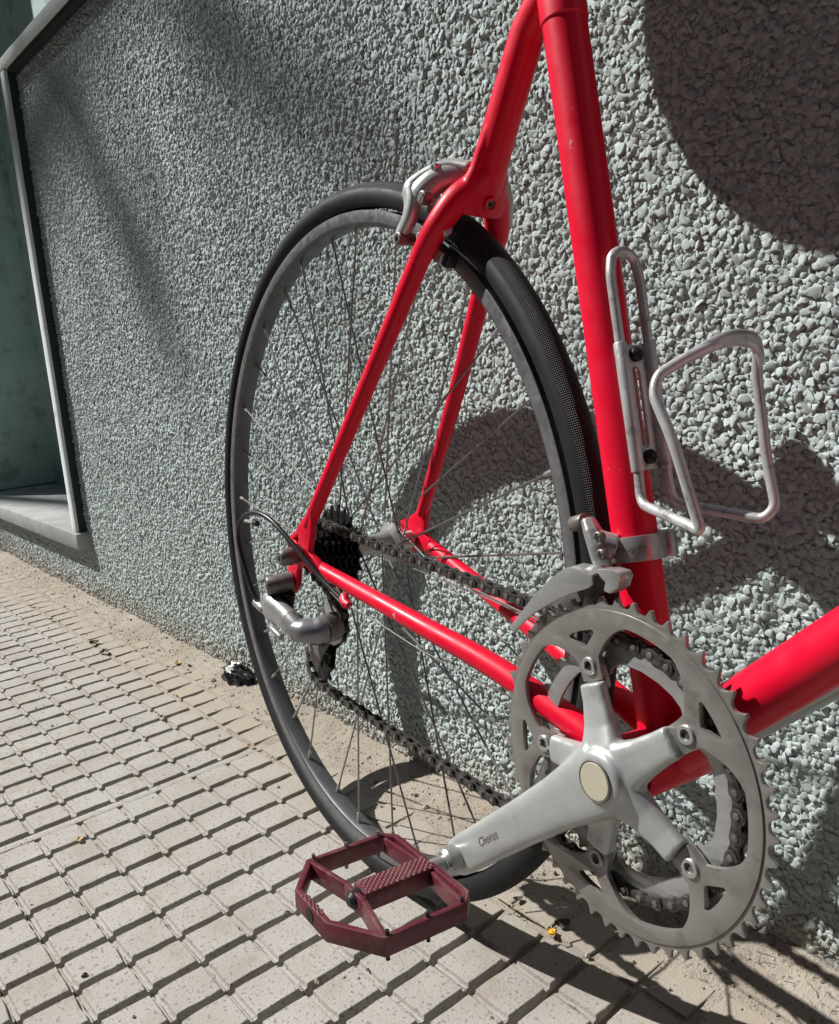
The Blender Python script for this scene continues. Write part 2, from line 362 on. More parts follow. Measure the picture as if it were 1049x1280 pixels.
# outside the picture (with a margin for a step aside) fewer, larger stones
far_out = (dd < .05) | (q[:, 0] < -110) | (q[:, 0] > PW+150) | (q[:, 1] < -110) | (q[:, 1] > PH+110)
keep = ~far_out | (rng.random(len(pts)) < .26) | (pts[:, 2] > .009)
pts[far_out & (pts[:, 2] < .009), 2] *= 1.75
pts = pts[keep]; q = q[keep]; dd = dd[keep]; inn = inn[keep]
score = np.where(inn, 1/dd, 0); order = np.argsort(-score)
near = set(order[:300].tolist())
vb = {}
VV = [[] for _ in range(2)]; FF = {3: [], 4: []}; off = 0
stone_me = []
for k in range(24):
    V, Fs = PB_N[k]; me = bpy.data.meshes.new('pebble'); me.from_pydata((V@np.array([[1, 0, 0], [0, 0, 1], [0, -1, 0]])).tolist(), [], Fs); me.materials.append(WALLM); me.shade_smooth(); me.set_sharp_from_angle(angle=math.radians(66)); stone_me.append(me)
allV = []; allF3 = []; allF4 = []; off = 0
fa3 = {}
for lod, PBS in ((0, PB_N), (1, PB_F)):
    for k, (V, Fs) in enumerate(PBS): fa3[lod, k] = (np.array([f for f in Fs if len(f) == 3]), np.array([f for f in Fs if len(f) == 4]))
N_ = len(pts); ks = rng.integers(0, 24, N_); rot = rng.uniform(0, TAU, N_); sz = rng.lognormal(0, .22, N_).clip(.6, 1.55)
asp = rng.uniform(.78, 1.25, N_); hgt = rng.uniform(.23, .37, N_); tx, tz = rng.normal(0, .21, (2, N_)); dep = rng.normal(0, .0006, N_)
for i in range(N_):
    x, z, pt = pts[i]; rad = pt*.70*sz[i]; c, s_ = math.cos(rot[i]), math.sin(rot[i])
    if i in near:
        o = bpy.data.objects.new('pebble', stone_me[ks[i]]); COL.objects.link(o); o.parent = wall
        o.location = (x, dep[i], z); o.rotation_euler = (tx[i], rot[i], tz[i]); o.scale = (rad*asp[i], rad*hgt[i]*2*.72, rad/asp[i]); continue
    lod = 0 if score[i] > 1/.88 else 1
    V = (PB_N if lod == 0 else PB_F)[ks[i]][0]
    a = V[:, 0]*asp[i]*rad; bb = V[:, 1]/asp[i]*rad; hh = V[:, 2]*rad*hgt[i]*1.44
    u = c*a-s_*bb; v = s_*a+c*bb; hh = hh+tx[i]*u+tz[i]*v
    allV.append(np.c_[x+u, dep[i]-hh, z+v]); f3, f4 = fa3[lod, ks[i]]; allF3.append(f3+off); allF4.append(f4+off); off += len(V)
allV = np.concatenate(allV); f3 = np.concatenate(allF3); f4 = np.concatenate(allF4)
me = bpy.data.meshes.new('pebbledash'); me.vertices.add(len(allV)); me.vertices.foreach_set('co', allV.ravel())
nl = f3.size+f4.size; me.loops.add(nl); me.loops.foreach_set('vertex_index', np.concatenate([f3.ravel(), f4.ravel()]))
me.polygons.add(len(f3)+len(f4)); me.polygons.foreach_set('loop_start', np.concatenate([np.arange(len(f3))*3, f3.size+np.arange(len(f4))*4]))
me.materials.append(WALLM); me.update(calc_edges=True); me.validate(); me.shade_smooth(); me.set_sharp_from_angle(angle=math.radians(66))
o = bpy.data.objects.new('pebbledash', me); COL.objects.link(o); o.parent = wall; o['kind'] = 'stuff'
# trim: sill, upright band, ledge
b = M(); b.box((-2.02, .118, .1465), (.756, 0, 0), (0, .148, 0), (0, 0, .0190)); obj('sill', b, SILLM, wall, bevel=.004)
b = M(); n = 40
for i in range(n):   # upright plaster band with a slightly uneven edge
    pass
zc, zh = .5*(.1658+LED-.0015), .5*(LED-.0015-.1658)
zs = np.linspace(zc-zh, zc+zh, n); V = []
for z in zs:   # pale edge strip, hand-floated: its width wanders a little
    w0 = .0015*(fbm(z*18, 1., 3, 4)-.47)*2; w1 = .0014*(fbm(z*22, 5., 3, 6)-.47)*2
    V += [(SX-.027+w0, -.0168, z), (SX-.027+w0, -.0245, z), (SX-.0005+w1, -.0245, z), (SX-.0025+w1, -.0168, z)]
Fs = [(i*4+k, i*4+(k+1) % 4, i*4+4+(k+1) % 4, i*4+4+k) for i in range(n-1) for k in range(4)]+[(0, 1, 2, 3), (4*n-1, 4*n-2, 4*n-3, 4*n-4)]
b.add(V, Fs); jb = obj('jamb_band', b, PLAST, wall, bevel=.0012)
b = M(); b.box((SX-.0145, .005, zc), (.0115, 0, 0), (0, .0215, 0), (0, 0, zh)); obj('jamb_shade', b, DSHADE, wall)  # dark strip painted as the shade on the band's right side
b = M(); xs = np.linspace(SX-.027, 3.2, 160); V = []
for x in xs:
    w0 = .003*(fbm(x*16, 2., 3, 14)-.47); w1 = .003*(fbm(x*13, 7., 3, 16)-.47)
    V += [(x, -.0265, LED+.001+w0), (x, -.0265, LED+.0205+w1), (x, .18, LED+.0225), (x, -.015, LED+.001+w0)]
n = len(xs); Fs = [(i*4+k, i*4+(k+1) % 4, i*4+4+(k+1) % 4, i*4+4+k) for i in range(n-1) for k in range(4)]+[(0, 1, 2, 3), (4*n-1, 4*n-2, 4*n-3, 4*n-4)]
b.add(V, Fs); obj('ledge', b, PLAST, wall, bevel=.0015)
b = M(); b.box((.97, .07, LED-.0045), (2.235, 0, 0), (0, .088, 0), (0, 0, .0042)); obj('ledge_shade', b, DSHADE, wall)  # dark slab painted as the shade under the ledge
b = M(); b.box((-2.62, .10, 1.28), (.36, 0, 0), (0, .15, 0), (0, 0, 1.113)); obj('pilaster', b, GREEN, wall, bevel=.006)
b = M(); b.box((.2, .38, 1.3), (3.2, 0, 0), (0, .15, 0), (0, 0, 1.2)); obj('niche_back', b, GREEN, wall)
b = M(); b.box((0, .3, 7.2), (60, 0, 0), (0, .34, 0), (0, 0, 4.8)); obj('upper_facade', b, PLAST, wall, bevel=.01)

# unseen facade, added across the street to close off most of the sky
b = M(); b.box((0, -16.5, 9.3), (70, 0, 0), (0, 4, 0), (0, 0, 9.45)); fac = obj('sky_blocking_facade', b, mat('blocker_dark', (.10, .10, .10), .9, bump=(6, .2, .01)))
tag(fac, 'unseen dark facade added behind the viewer to block sky light', 'sky blocker')
def wl(px, py):
    dr = np.array([(px-PW/2)/F_PX, -(py-PH/2)/F_PX, 1.])@RM; return CAM+dr*(-CAM[1]/dr[1])
BARK = mat('bark', (.10, .08, .06), .9, bump=(40, .6, .01)); LEAFM = mat('leaf', (.05, .09, .03), .6)
T0 = np.array([-10.2, -3.9, -.16])
tr = M(); tr.tube(smooth_path([T0, T0+[.05, 0, 2.0], T0+[.15, .05, 4.0], T0+[.5, .1, 6.2], T0+[1.0, .1, 7.6]], 5), list(np.linspace(.16, .08, 21)), 12)
tree = obj('street_tree', tr, BARK); tag(tree, 'slim street tree by the kerb throwing soft branch shade on the wall', 'tree')
def limb(P, r0, r1): m = M(); P = smooth_path(P, 5); m.tube(P, list(np.linspace(r0, r1, len(P))), 8); obj('limb', m, BARK, tree)
LA = [wl(70, 85)+L*11, wl(95, 150)+L*11.05, wl(140, 235)+L*11.0, wl(185, 330)+L*10.9, wl(215, 430)+L*10.9]; LB = [wl(150, -60)+L*11.4, wl(280, 40)+L*11.3, wl(390, 130)+L*11.2, wl(520, 230)+L*11.2]
LC = [wl(240, -40)+L*11.6, wl(300, 80)+L*11.5, wl(350, 200)+L*11.4]
hub_ = T0+np.array([1.0, .1, 7.6])
limb([T0+[.5, .1, 6.2], (T0+[.9, .2, 6.6]+LA[0])/2, LA[0]], .07, .04); limb(LA, .034, .02); limb([hub_, (hub_+LB[0])/2+[0, 0, .2], LB[0]], .06, .035); limb(LB, .028, .018); limb(LC, .026, .016)
lf = M(); rl = np.random.default_rng(3)
for path_, n_, spread in ((LA, 60, .09), (LB, 60, .15), (LC, 30, .12)):
    P_ = np.array(smooth_path(path_, 8))
    for _ in range(n_):
        c_ = P_[rl.integers(len(P_))]+rl.normal(0, spread, 3); a_ = rl.normal(0, 1, 3); a_ /= np.linalg.norm(a_); b_ = np.cross(a_, rl.normal(0, 1, 3)); b_ /= np.linalg.norm(b_)
        lf.add([c_-a_*.035, c_+b_*.018, c_+a_*.04, c_-b_*.018], [(0, 1, 2, 3)])
o = obj('leaves', lf, LEAFM, tree, raw=True); o['kind'] = 'stuff'

# ------------------------------------------------------------------ bicycle (x forward, y to the wall side, z up, origin at the rear tyre contact)
BIKE = empty('bicycle', (0, -.16290, 0), (-.06626, 0, -.09756))
tag(BIKE, 'red road bicycle with silver crankset leaning against the roughcast wall', 'bicycle')
RZ = .33352; BB = np.array([.37743, 0, .25790]); STA = 1.36923; CA = 3.83608
U = np.array([-math.cos(STA), 0, math.sin(STA)]); NF = np.array([math.sin(STA), 0, math.cos(STA)]); YV = np.array([0, 1., 0])
O_ = np.array([0, -.16290, 0]); R_B = np.array(BIKE.rotation_euler.to_matrix()); BX = R_B.T   # rows: bike axes in world
def bk(px, py, y=0.):
    """point of the bike's plane y = const seen at a photo pixel: used once to take measurements"""
    dr = np.array([(px-PW/2)/F_PX, -(py-PH/2)/F_PX, 1.])@RM; nn = BX[1]; s_ = ((O_+nn*y-CAM)@nn)/(dr@nn); P = CAM+dr*s_-O_
    return BX@P
def st(u, n=0, y=0.): return BB+U*u+NF*n+YV*y
def ppath(*q): return [bk(*p) for p in q]

# frame
fr = M(); fr.lathe([(.0155, -.0345), (.0195, -.0345), (.0200, -.033), (.0200, .033), (.0195, .0345), (.0155, .0345)], 40, BB)
frame = obj('frame', fr, RED, BIKE)
m = M(); m.tube([st(0), st(.56)], .01435, 40); obj('seat_tube', m, RED, frame)
m = M(); m.lathe([(.0144, 0), (.0153, .001), (.0153, .07), (.0144, .072)], 40, axis='z')
lug = obj('seat_lug', m, RED, frame); lug.location = st(.466); lug.rotation_euler = (0, STA-PI/2, 0)
dte = bk(1049, 808); dtd = (dte-BB)/np.linalg.norm(dte-BB)
m = M(); m.tube([BB, BB+dtd*.62], .0163, 40); obj('down_tube', m, RED, frame)
HT0 = BB+dtd*.62; HTD = np.array([-math.cos(math.radians(73)), 0, math.sin(math.radians(73))])
m = M(); m.tube([st(.53), HT0+HTD*.12], .0135, 30); obj('top_tube', m, RED, frame)
m = M(); m.tube([HT0-HTD*.03, HT0+HTD*.15], .018, 30); obj('head_tube', m, RED, frame)
csd = [bk(392, 706, -.0635), bk(515, 775, -.050), bk(625, 838, -.036), BB+np.array([-.035, -.023, .003])]
m = M(); m.tube(smooth_path(csd, 6), list(np.linspace(.0066, .0100, 19)), 24); obj('chain_stay', m, RED, frame)
csf = [bk(541, 684, .0635), bk(610, 740, .052), bk(690, 803, .037), BB+np.array([-.035, .023, .003])]
m = M(); m.tube(smooth_path(csf, 6), list(np.linspace(.0068, .0100, 19)), 24); obj('chain_stay', m, RED, frame)
ssd = [bk(386, 657, -.0635), bk(460, 480, -.047), bk(525, 324, -.032)]
ssf = [bk(528, 642, .0635), bk(568, 500, .048), bk(596, 392, .034)]
m = M(); m.tube(smooth_path(ssd, 8), list(np.linspace(.0062, .0082, 17)), 24); obj('seat_stay', m, RED, frame)
m = M(); m.tube(smooth_path(ssf, 8), list(np.linspace(.0062, .0080, 17)), 24); obj('seat_stay', m, RED, frame)
m = M()   # wishbone: one stay from the seat tube that forks over the tyre
top = st(.50); fork = bk(603, 237); 
m.tube([top, bk(660, 40), bk(640, 110), bk(620, 180), fork], [.0115, .0118, .0122, .0126, .0135], 28, flat=(1, 1.06), up=YV)
m.tube(smooth_path([bk(612, 215, -.001), bk(592, 235, -.008), bk(571, 250, -.019), bk(550, 278, -.0278), bk(537, 300, -.0305), ssd[-1]+(ssd[-1]-ssd[-2])*-.02], 5), list(np.linspace(.0118, .0083, 26)), 24)
m.tube(smooth_path([bk(612, 215, .001), bk(613, 235, .008), bk(620, 262, .019), bk(621, 292, .0278), bk(614, 318, .0305), ssf[-1]+(ssf[-1]-ssf[-2])*-.02], 5), list(np.linspace(.0118, .0081, 26)), 24)
br = bk(603, 250)
m.tube([bk(625, 160), bk(612, 210), bk(604, 238), bk(600, 256), bk(597, 267)], [.0115, .0142, .0180, .0195, .0185], 28, flat=(1.12, .60), up=YV)
obj('wishbone', m, RED, frame, remesh=.0011, smooth=8)
bd = (bk(603, 253, 0)-bk(590, 226, 0)); 
sa_ = bk(650, 80)-bk(605, 245); FX = np.array([sa_[2], 0, -sa_[0]]); FX = FX/np.linalg.norm(FX)
m = M(); c0 = bk(598, 247, 0)+FX*.0162
def axis_fr(c, ax, up=(0, 1, 0)):
    ax = np.array(ax, float); ax /= np.linalg.norm(ax); e1 = np.array(up, float); e1 -= ax*(e1@ax); e1 /= np.linalg.norm(e1); e2 = np.cross(ax, e1)
    return lambda a, h_, b_: tuple(np.array(c)+e1*a+e2*b_+ax*h_)
m.plate([circ(.0056, 24), circ(.0036, 24)], -.005, .0010, fr=axis_fr(c0, FX)); obj('bolt_recess', m, RED, frame, bevel=.0003)
m = M(); m.plate([circ(.0037, 18)], -.003, -.0006, fr=axis_fr(c0, FX)); m.plate([circ(.002, 6)], -.0005, -.0004, 1, fr=axis_fr(c0, FX)); obj('brake_nut', m, [GREY, HOLE], frame)
def dropout(s_, pts2, nm='dropout'):
    m = M(); y = s_*.0645
    out = [tuple(bk(*p, y)[[0, 2]]) for p in pts2[0]]
    loops = [out]+[[tuple(bk(*p, y)[[0, 2]]) for p in hh] for hh in pts2[1:]]
    m.plate(loops, y-.0032, y+.0032); return obj(nm, m, RED, frame, bevel=.0012)
dropout(-1, [[(361, 673), (374, 662), (381, 648), (392, 640), (392, 668), (389, 690), (398, 700), (408, 718), (392, 716), (383, 703), (375, 712), (374, 730), (369, 742), (361, 741), (361, 725), (364, 708), (366, 694)], [(370.5, 673), (376, 668), (376.5, 676), (374, 679)]])
dropout(1, [[(503, 651), (521, 641), (526, 634), (536, 636), (533, 655), (533, 668), (541, 676), (552, 690), (545, 697), (531, 688), (520, 690), (512, 680), (505, 668)]])
m = M(); m.tube([bk(430, 745, -.063), bk(433, 757, -.066)], .0042, 12); m.tube([bk(428, 750, -.0655), bk(437, 757, -.0655)], .0034, 12); obj('cable_stop', m, REDD, frame, bevel=.0005)
m = M(); m.tube([st(.54), st(.755)], .0137, 28); obj("seat_post", m, SIL, BIKE)

# rear wheel
hub = M()
hub.lathe([(.0045, -.064), (.0085, -.063), (.0085, -.052), (.015, -.050), (.015, -.019), (.0225, -.0175), (.0225, -.0145), (.013, -.011), (.010, 0), (.010, .02), (.013, .030), (.0205, .0335), (.0205, .0365), (.012, .039), (.0095, .048), (.0090, .058), (.0050, .0615)], 36, (0, 0, RZ))
rw = tag(obj('rear_wheel', hub, SIL, BIKE))
fl = M()
prof = [(.3095, -.0097), (.3088, -.0099), (.2995, -.0099), (.2975, -.0090), (.2962, -.0068), (.2958, 0), (.2962, .0068), (.2975, .0090), (.2995, .0099), (.3088, .0099), (.3095, .0097), (.3095, .0078), (.3040, .0070), (.3040, -.0070), (.3095, -.0078)]
fl.lathe(prof, 200, (0, 0, RZ), closed=True)
rim = obj('rim', fl, [RIMM, TRACK], rw, ang=28)
for p_ in rim.data.polygons:
    c_ = p_.center; r_ = math.hypot(c_[0], c_[2]-RZ)
    if abs(c_[1]) > .0098 and .299 < r_ < .3087: p_.material_index = 1
def torus(R, rr, nu, nv, a0, a1, name, mt, parent):
    """open tyre section swept round the wheel, with uv along (u) and across (v)"""
    V = []; Fs = []; UV = []
    for i in range(nu):
        a = TAU*i/nu
        for j in range(nv+1):
            b_ = a0+(a1-a0)*j/nv; rad = R+rr*math.cos(b_); V.append((rad*math.cos(a), rr*math.sin(b_)*1.0, RZ+rad*math.sin(a)))
    for i in range(nu):
        for j in range(nv):
            Fs.append((i*(nv+1)+j, ((i+1) % nu)*(nv+1)+j, ((i+1) % nu)*(nv+1)+j+1, i*(nv+1)+j+1))
            UV += [(i/nu, j/nv), ((i+1)/nu, j/nv), ((i+1)/nu, (j+1)/nv), (i/nu, (j+1)/nv)]
    me = bpy.data.meshes.new(name); me.from_pydata(V, [], Fs); me.materials.append(mt); uv = me.uv_layers.new(name='UVMap')
    uv.data.foreach_set('uv', np.array(UV).ravel()); me.shade_smooth(); o = bpy.data.objects.new(name, me); COL.objects.link(o); o.parent = parent; return o
torus(.3216, .0119, 256, 32, -PI*.80, PI*.80, 'tyre', TYRE, rw)
TH0 = math.radians(165.3); sp_me = {}
for k in range(32):
    th = TH0+TAU*k/32; sd = 1 if k % 2 == 0 else -1; lead = 1 if (k//2) % 2 == 0 else -1
    ha = th+lead*math.radians(67.5); fy, frr = (.035, .0185) if sd > 0 else (-.016, .0205)
    fy += lead*.0012
    a = np.array([frr*math.cos(ha), fy, RZ+frr*math.sin(ha)]); c_ = np.array([.2958*math.cos(th), sd*.003, RZ+.2958*math.sin(th)])
    dr = (a-c_)/np.linalg.norm(a-c_)
    s_ = M(); s_.tube([c_+dr*.004, a], .00095, 6, mi=0); s_.tube([c_-dr*.002, c_+dr*.010, c_+dr*.0115], [.0021, .0019, .0012], 8, mi=1)
    obj('spoke', s_, [STEEL, SIL], rw)
va = math.radians(182.4); s_ = M(); v0 = np.array([math.cos(va), 0, math.sin(va)]); w0 = np.array([0, 0, RZ])
s_.tube([w0+v0*.300, w0+v0*.262], .0027, 10); s_.tube([w0+v0*.2625, w0+v0*.2605, w0+v0*.252, w0+v0*.2515], [.0031, .0038, .0036, .002], 10, mi=1); obj('valve', s_, [SIL, BLACK], rw)
m = M(); m.tube([(0, -.058, RZ), (0, -.0705, RZ)], .0058, 16); m.tube([(0, -.068, RZ), (0, -.074, RZ), (0, -.083, RZ), (0, -.0865, RZ)], [.0068, .0086, .0078, .0058], 20); m.tube([(0, -.0864, RZ), (0, -.0870, RZ)], .0026, 12, mi=1)
obj('axle_skewer', m, [GREY, HOLE], rw, bevel=.0006); m = M()
m.tube([(0, .058, RZ), (0, .078, RZ)], .0060, 16); m.tube([(0, .069, RZ), (0, .084, RZ)], .0095, 16)
obj('axle_skewer', m, [GREY, HOLE], rw, bevel=.0006)
# cassette
def cog(T, pitch, tip, root_w, rin, bolt=None, dia=None):
    R0 = pitch/(2*math.sin(PI/T)) if dia is None else dia
    out = []
    for k in range(T):
        a = TAU*k/T; da = TAU/T
        for f, rr in ((-.5, R0-.0037), (-.33, R0-.0034), (-.21, R0-.0020), (-.12, R0+.0002), (-.055, R0+tip), (.055, R0+tip), (.12, R0+.0002), (.21, R0-.0020), (.33, R0-.0034)):
            out.append((rr*math.cos(a+f*da), rr*math.sin(a+f*da)))
    return out, R0
cs = M(); cs.lathe([(.018, -.0555), (.018, -.020)], 24, (0, 0, RZ)); cas = obj('cassette', cs, DARK, BIKE)
for i, T in enumerate((12, 13, 14, 15, 17, 18, 20)):
    out, R0 = cog(T, .0127, .0026, 0, 0); y = -.0525+.0049*i
    m = M(); m.plate([[(p[0], p[1]+RZ) for p in out], [(p[0], p[1]+RZ) for p in circ(.016, 16)]], y-.0009, y+.0009); obj('sprocket', m, DARK, cas)
m = M(); m.lathe([(.0165, -.0585), (.0165, -.056), (.010, -.0558)], 24, (0, 0, RZ)); obj('lock_ring', m, DARK, cas)

# crankset
def P3(r, a, y): return np.array([BB[0]+r*math.cos(a), y, BB[2]+r*math.sin(a)])
def frustum(mm, a, st_, seg=20):
    """organic arm: stations (r, half width, y front, y back), rounded cross-sections"""
    V = []; Fs = []; d_ = np.array([math.cos(a), 0, math.sin(a)]); tt = np.array([-math.sin(a), 0, math.cos(a)])
    for r, hw, y0, y1 in st_:
        for k in range(seg):
            q = TAU*k/seg; cx, cy = math.cos(q), math.sin(q); e = .62
            px_ = math.copysign(abs(cx)**e, cx)*hw; py_ = (y0+y1)/2+math.copysign(abs(cy)**e, cy)*(y1-y0)/2
            V.append(BB+d_*r+tt*px_+np.array([0, py_, 0]))
    n = len(st_)
    for i in range(n-1):
        for k in range(seg): Fs.append((i*seg+k, i*seg+(k+1) % seg, (i+1)*seg+(k+1) % seg, (i+1)*seg+k))
    Fs += [tuple(range(seg)), tuple((n-1)*seg+k for k in range(seg))[::-1]]
    return mm.add(V, Fs)
sp = M()
sp.lathe([(0, -.0360), (.0185, -.0360), (.0215, -.042), (.0205, -.052), (.0172, -.0592), (.0142, -.0608), (0, -.0608)], 48, BB)
AB = CA+PI
for k in range(5):
    a = AB+TAU*k/5
    frustum(sp, a, [(.004, .0195, -.0405, -.0590), (.018, .0150, -.0405, -.0562), (.030, .0117, -.0400, -.0514), (.044, .0099, -.0390, -.0488), (.0548, .0095, -.0385, -.0480)])
    frustum(sp, a, [(.050, .0085, -.0345, -.0405), (.066, .0082, -.0345, -.0400), (.0725, .0060, -.0350, -.0398)])
frustum(sp, CA, [(.000, .0225, -.0415, -.0605), (.020, .0205, -.0430, -.0610), (.050, .0172, -.0455, -.0628), (.090, .0155, -.0490, -.0652), (.130, .0147, -.0525, -.0676), (.165, .0144, -.0550, -.0692), (.175, .0136, -.0552, -.0692), (.1815, .0106, -.0554, -.0690), (.1855, .0054, -.0558, -.0686)], 28)
crank = obj('crankset', sp, ALU, BIKE, remesh=.0010, smooth=9)
tag(crank)
m = M(); m.lathe([(0, -.0600), (.0112, -.0600), (.0118, -.0612), (.0112, -.0620), (.0, -.0620)], 36, BB); obj('dust_cap', m, IVORY, crank)
m = M(); m.lathe([(.0112, -.0598), (.0112, -.0616), (.0124, -.0620), (.0130, -.0606), (.0130, -.0590)], 40, BB); obj('cap_rim', m, GREY, crank)
# big chainring: teeth outside, five Y-shaped tabs inside
RY0, RY1 = -.0386, -.0424
def tab_contour():
    pts_ = []
    for k in range(5):
        a = AB+TAU*k/5; half = []
        hw = .0088
        # right half of a tab from the window arc down to the bolt head
        for q in np.linspace(36, 25, 5): half.append((.0905, math.radians(q)))
        for t_ in np.linspace(0, 1, 7)[1:]:   # fillet
            p0 = np.array([.0905*math.cos(math.radians(25)), .0905*math.sin(math.radians(25))]); p1 = np.array([.0875*math.cos(math.radians(16)), .0875*math.sin(math.radians(16))]); p2 = np.array([.070, .0098])
            p = (1-t_)**2*p0+2*t_*(1-t_)*p1+t_*t_*p2; half.append((np.hypot(*p), math.atan2(p[1], p[0])))
        half.append((math.hypot(.063, .0088), math.atan2(.0088, .063)))
        half.append((math.hypot(.0560, .0086), math.atan2(.0086, .0560)))
        left = [(r, -x) for r, x in half]
        right = half[::-1]
        for r, x in left+[(.0553, 0)]+right: pts_.append((BB[0]+r*math.cos(a+x), BB[2]+r*math.sin(a+x)))
    return pts_
def tri_hole(a, r0=.0772, r1=.0868, hw=7.6):
    c_ = [(r0, -1.4), (r0-.0006, 0), (r0, 1.4), (r1-.002, hw), (r1-.0006, hw-.5), (r1, hw-2), (r1, 0), (r1, -hw+2), (r1-.0006, -hw+.5), (r1-.002, -hw)]
    return [(BB[0]+r*math.cos(a+math.radians(x)), BB[2]+r*math.sin(a+math.radians(x))) for r, x in c_]
out, R0 = cog(52, .0127, .0019, 0, 0)
rot_ = math.radians(2.0)
out = [(BB[0]+p[0]*math.cos(rot_)-p[1]*math.sin(rot_), BB[2]+p[0]*math.sin(rot_)+p[1]*math.cos(rot_)) for p in out]
m = M(); m.plate([circ(.0990, 160, 0, (BB[0], BB[2])), tab_contour()]+[tri_hole(AB+TAU*k/5) for k in range(5)], RY0, RY1)
bigr = obj('chainring', m, RINGM, crank, bevel=.0006)
m = M(); m.plate([out, circ(.0985, 160, 0, (BB[0], BB[2]))], RY0-.0002, RY1+.0010); obj('chainring_teeth', m, RINGM, bigr, bevel=.0003)
# small chainring
out, R1 = cog(39, .0127, .0020, 0, 0); out = [(BB[0]+p[0], BB[2]+p[1]) for p in out]
SY = -.0325
def small_in():
    pts_ = []
    for k in range(5):
        a = AB+TAU*k/5
        for r, x in ((.0648, -30), (.0648, -20), (.0640, -13), (.0605, -8), (.0575, -6), (.0570, 0), (.0575, 6), (.0605, 8), (.0640, 13), (.0648, 20), (.0648, 30)): pts_.append((BB[0]+r*math.cos(a+math.radians(x)), BB[2]+r*math.sin(a+math.radians(x))))
    return pts_
m = M(); m.plate([out, small_in()], SY+.0012, SY-.0012); obj('chainring', m, SIL, crank, bevel=.0004)
for k in range(5):
    a = AB+TAU*k/5; c_ = P3(.065, a, 0)
    m = M(); m.lathe([(.0057, -.0420), (.0057, -.0434), (.0052, -.0440), (.0034, -.0440), (.0030, -.0428), (.0030, -.0422)], 28, c_, open_end=True); m.lathe([(.0, -.0424), (.0031, -.0424)], 12, c_, mi=1, open_end=True); obj('chainring_bolt', m, [SIL, HOLE], crank)
def text(body, size, fr_, mt, parent, name, shear=.25):
    cu = bpy.data.curves.new(name, 'FONT'); cu.body = body; cu.size = size; cu.shear = shear; cu.extrude = .00005; cu.align_x = 'CENTER'; cu.align_y = 'CENTER'
    o = bpy.data.objects.new(name, cu); COL.objects.link(o); dg = bpy.context.evaluated_depsgraph_get(); me = bpy.data.meshes.new_from_object(o.evaluated_get(dg)); bpy.data.objects.remove(o)
    for v in me.vertices: v.co = Vector(fr_(v.co.x, v.co.y, v.co.z))
    me.materials.clear(); me.materials.append(mt); o = bpy.data.objects.new(name, me); COL.objects.link(o); o.parent = parent; return o
cd = np.array([math.cos(CA), 0, math.sin(CA)]); ct = np.array([-math.sin(CA), 0, math.cos(CA)])
def crank_txt(x, y, z):   # reads from the pedal end towards the axle
    r = .1235-x; tw = -y-.0012; yy = -.0692+(.165-r)*.00018*100*.0+(.165-r)*.048
    bow = (abs(tw)/.0134)**3.2*.004
    return BB+cd*r+ct*tw+np.array([0, yy-.0005+bow-z, 0])
text('Chorus', .0080, crank_txt, INK, crank, 'arm_lettering')
# left crank on the hidden side
m = M(); m.tube([BB+YV*.03, BB+YV*.055], .013, 20); m.tube([BB+YV*.05, BB-cd*.17+YV*.062], [.015, .012], 16); obj('left_crank', m, ALU, crank)
m = M(); m.box(BB-cd*.17+YV*.115, (.05, 0, 0), (0, .042, 0), (0, 0, .007)); obj('left_pedal', m, MAROON, crank, bevel=.003)

# pedal
CE = BB+cd*.17+np.array([0, -.0692, 0])
def pd(a, s_, b_): return (CE[0]+a, CE[1]-s_, CE[2]+b_)     # a fore-aft, s outwards, b up
m = M(); m.tube([pd(0, -.006, 0), pd(0, .002, 0), pd(0, .009, 0), pd(0, .0115, 0)], [.0098, .0098, .0094, .0074], 24)
m.tube([pd(0, .008, 0), pd(0, .034, 0)], .0055, 16); ped = obj('pedal', m, SIL, BIKE)
W, S0, S1, ZT, ZB = .0545, .0305, .0925, .0052, -.0085
m = M()
def bar(p, q_, th=.0022, zt=ZT, zb=ZB):
    p = np.array(p); q_ = np.array(q_); d_ = (q_-p)/np.linalg.norm(q_-p); n_ = np.array([-d_[1], d_[0]])*th
    c_ = [(p+n_), (q_+n_), (q_-n_), (p-n_)]
    m.add([pd(x[0], x[1], zz) for zz in (zb, zt) for x in c_], [(0, 1, 2, 3), (7, 6, 5, 4), (0, 4, 5, 1), (1, 5, 6, 2), (2, 6, 7, 3), (3, 7, 4, 0)])
OUT = [(-W, S0), (-W, S1+.001), (-.0255, .1165), (.0195, .1165), (W, S1+.001), (W, S0), (W-.010, S0-.0095), (-W+.010, S0-.0095)]
def poly_off(P_, d_):
    P_ = [np.array(p) for p in P_]; o_ = []
    for i in range(len(P_)):
        a, b_, c_ = P_[i-1], P_[i], P_[(i+1) % len(P_)]
        e1 = (b_-a)/np.linalg.norm(b_-a); e2 = (c_-b_)/np.linalg.norm(c_-b_); n1 = np.array([-e1[1], e1[0]]); n2 = np.array([-e2[1], e2[0]]); k_ = n1+n2
        o_.append(b_+k_/(k_@n1)*d_ if abs(k_@n1) > .1 else b_+n1*d_)
    return o_
def ringp(P_, th, zt, zb):
    A_ = poly_off(P_, 0); B_ = poly_off(P_, -th)   # second loop lies inside
    n_ = len(P_); V = [pd(p[0], p[1], zz) for zz in (zb, zt) for l_ in (A_, B_) for p in l_]; Fs = []
    for i in range(n_):
        j = (i+1) % n_
        Fs += [(i, j, n_+j, n_+i), (2*n_+i, 3*n_+i, 3*n_+j, 2*n_+j), (i, 2*n_+i, 2*n_+j, j), (n_+i, n_+j, 3*n_+j, 3*n_+i)]
    m.add(V, Fs)
sgn = 1
ringp(OUT, .0046, ZT, ZB)
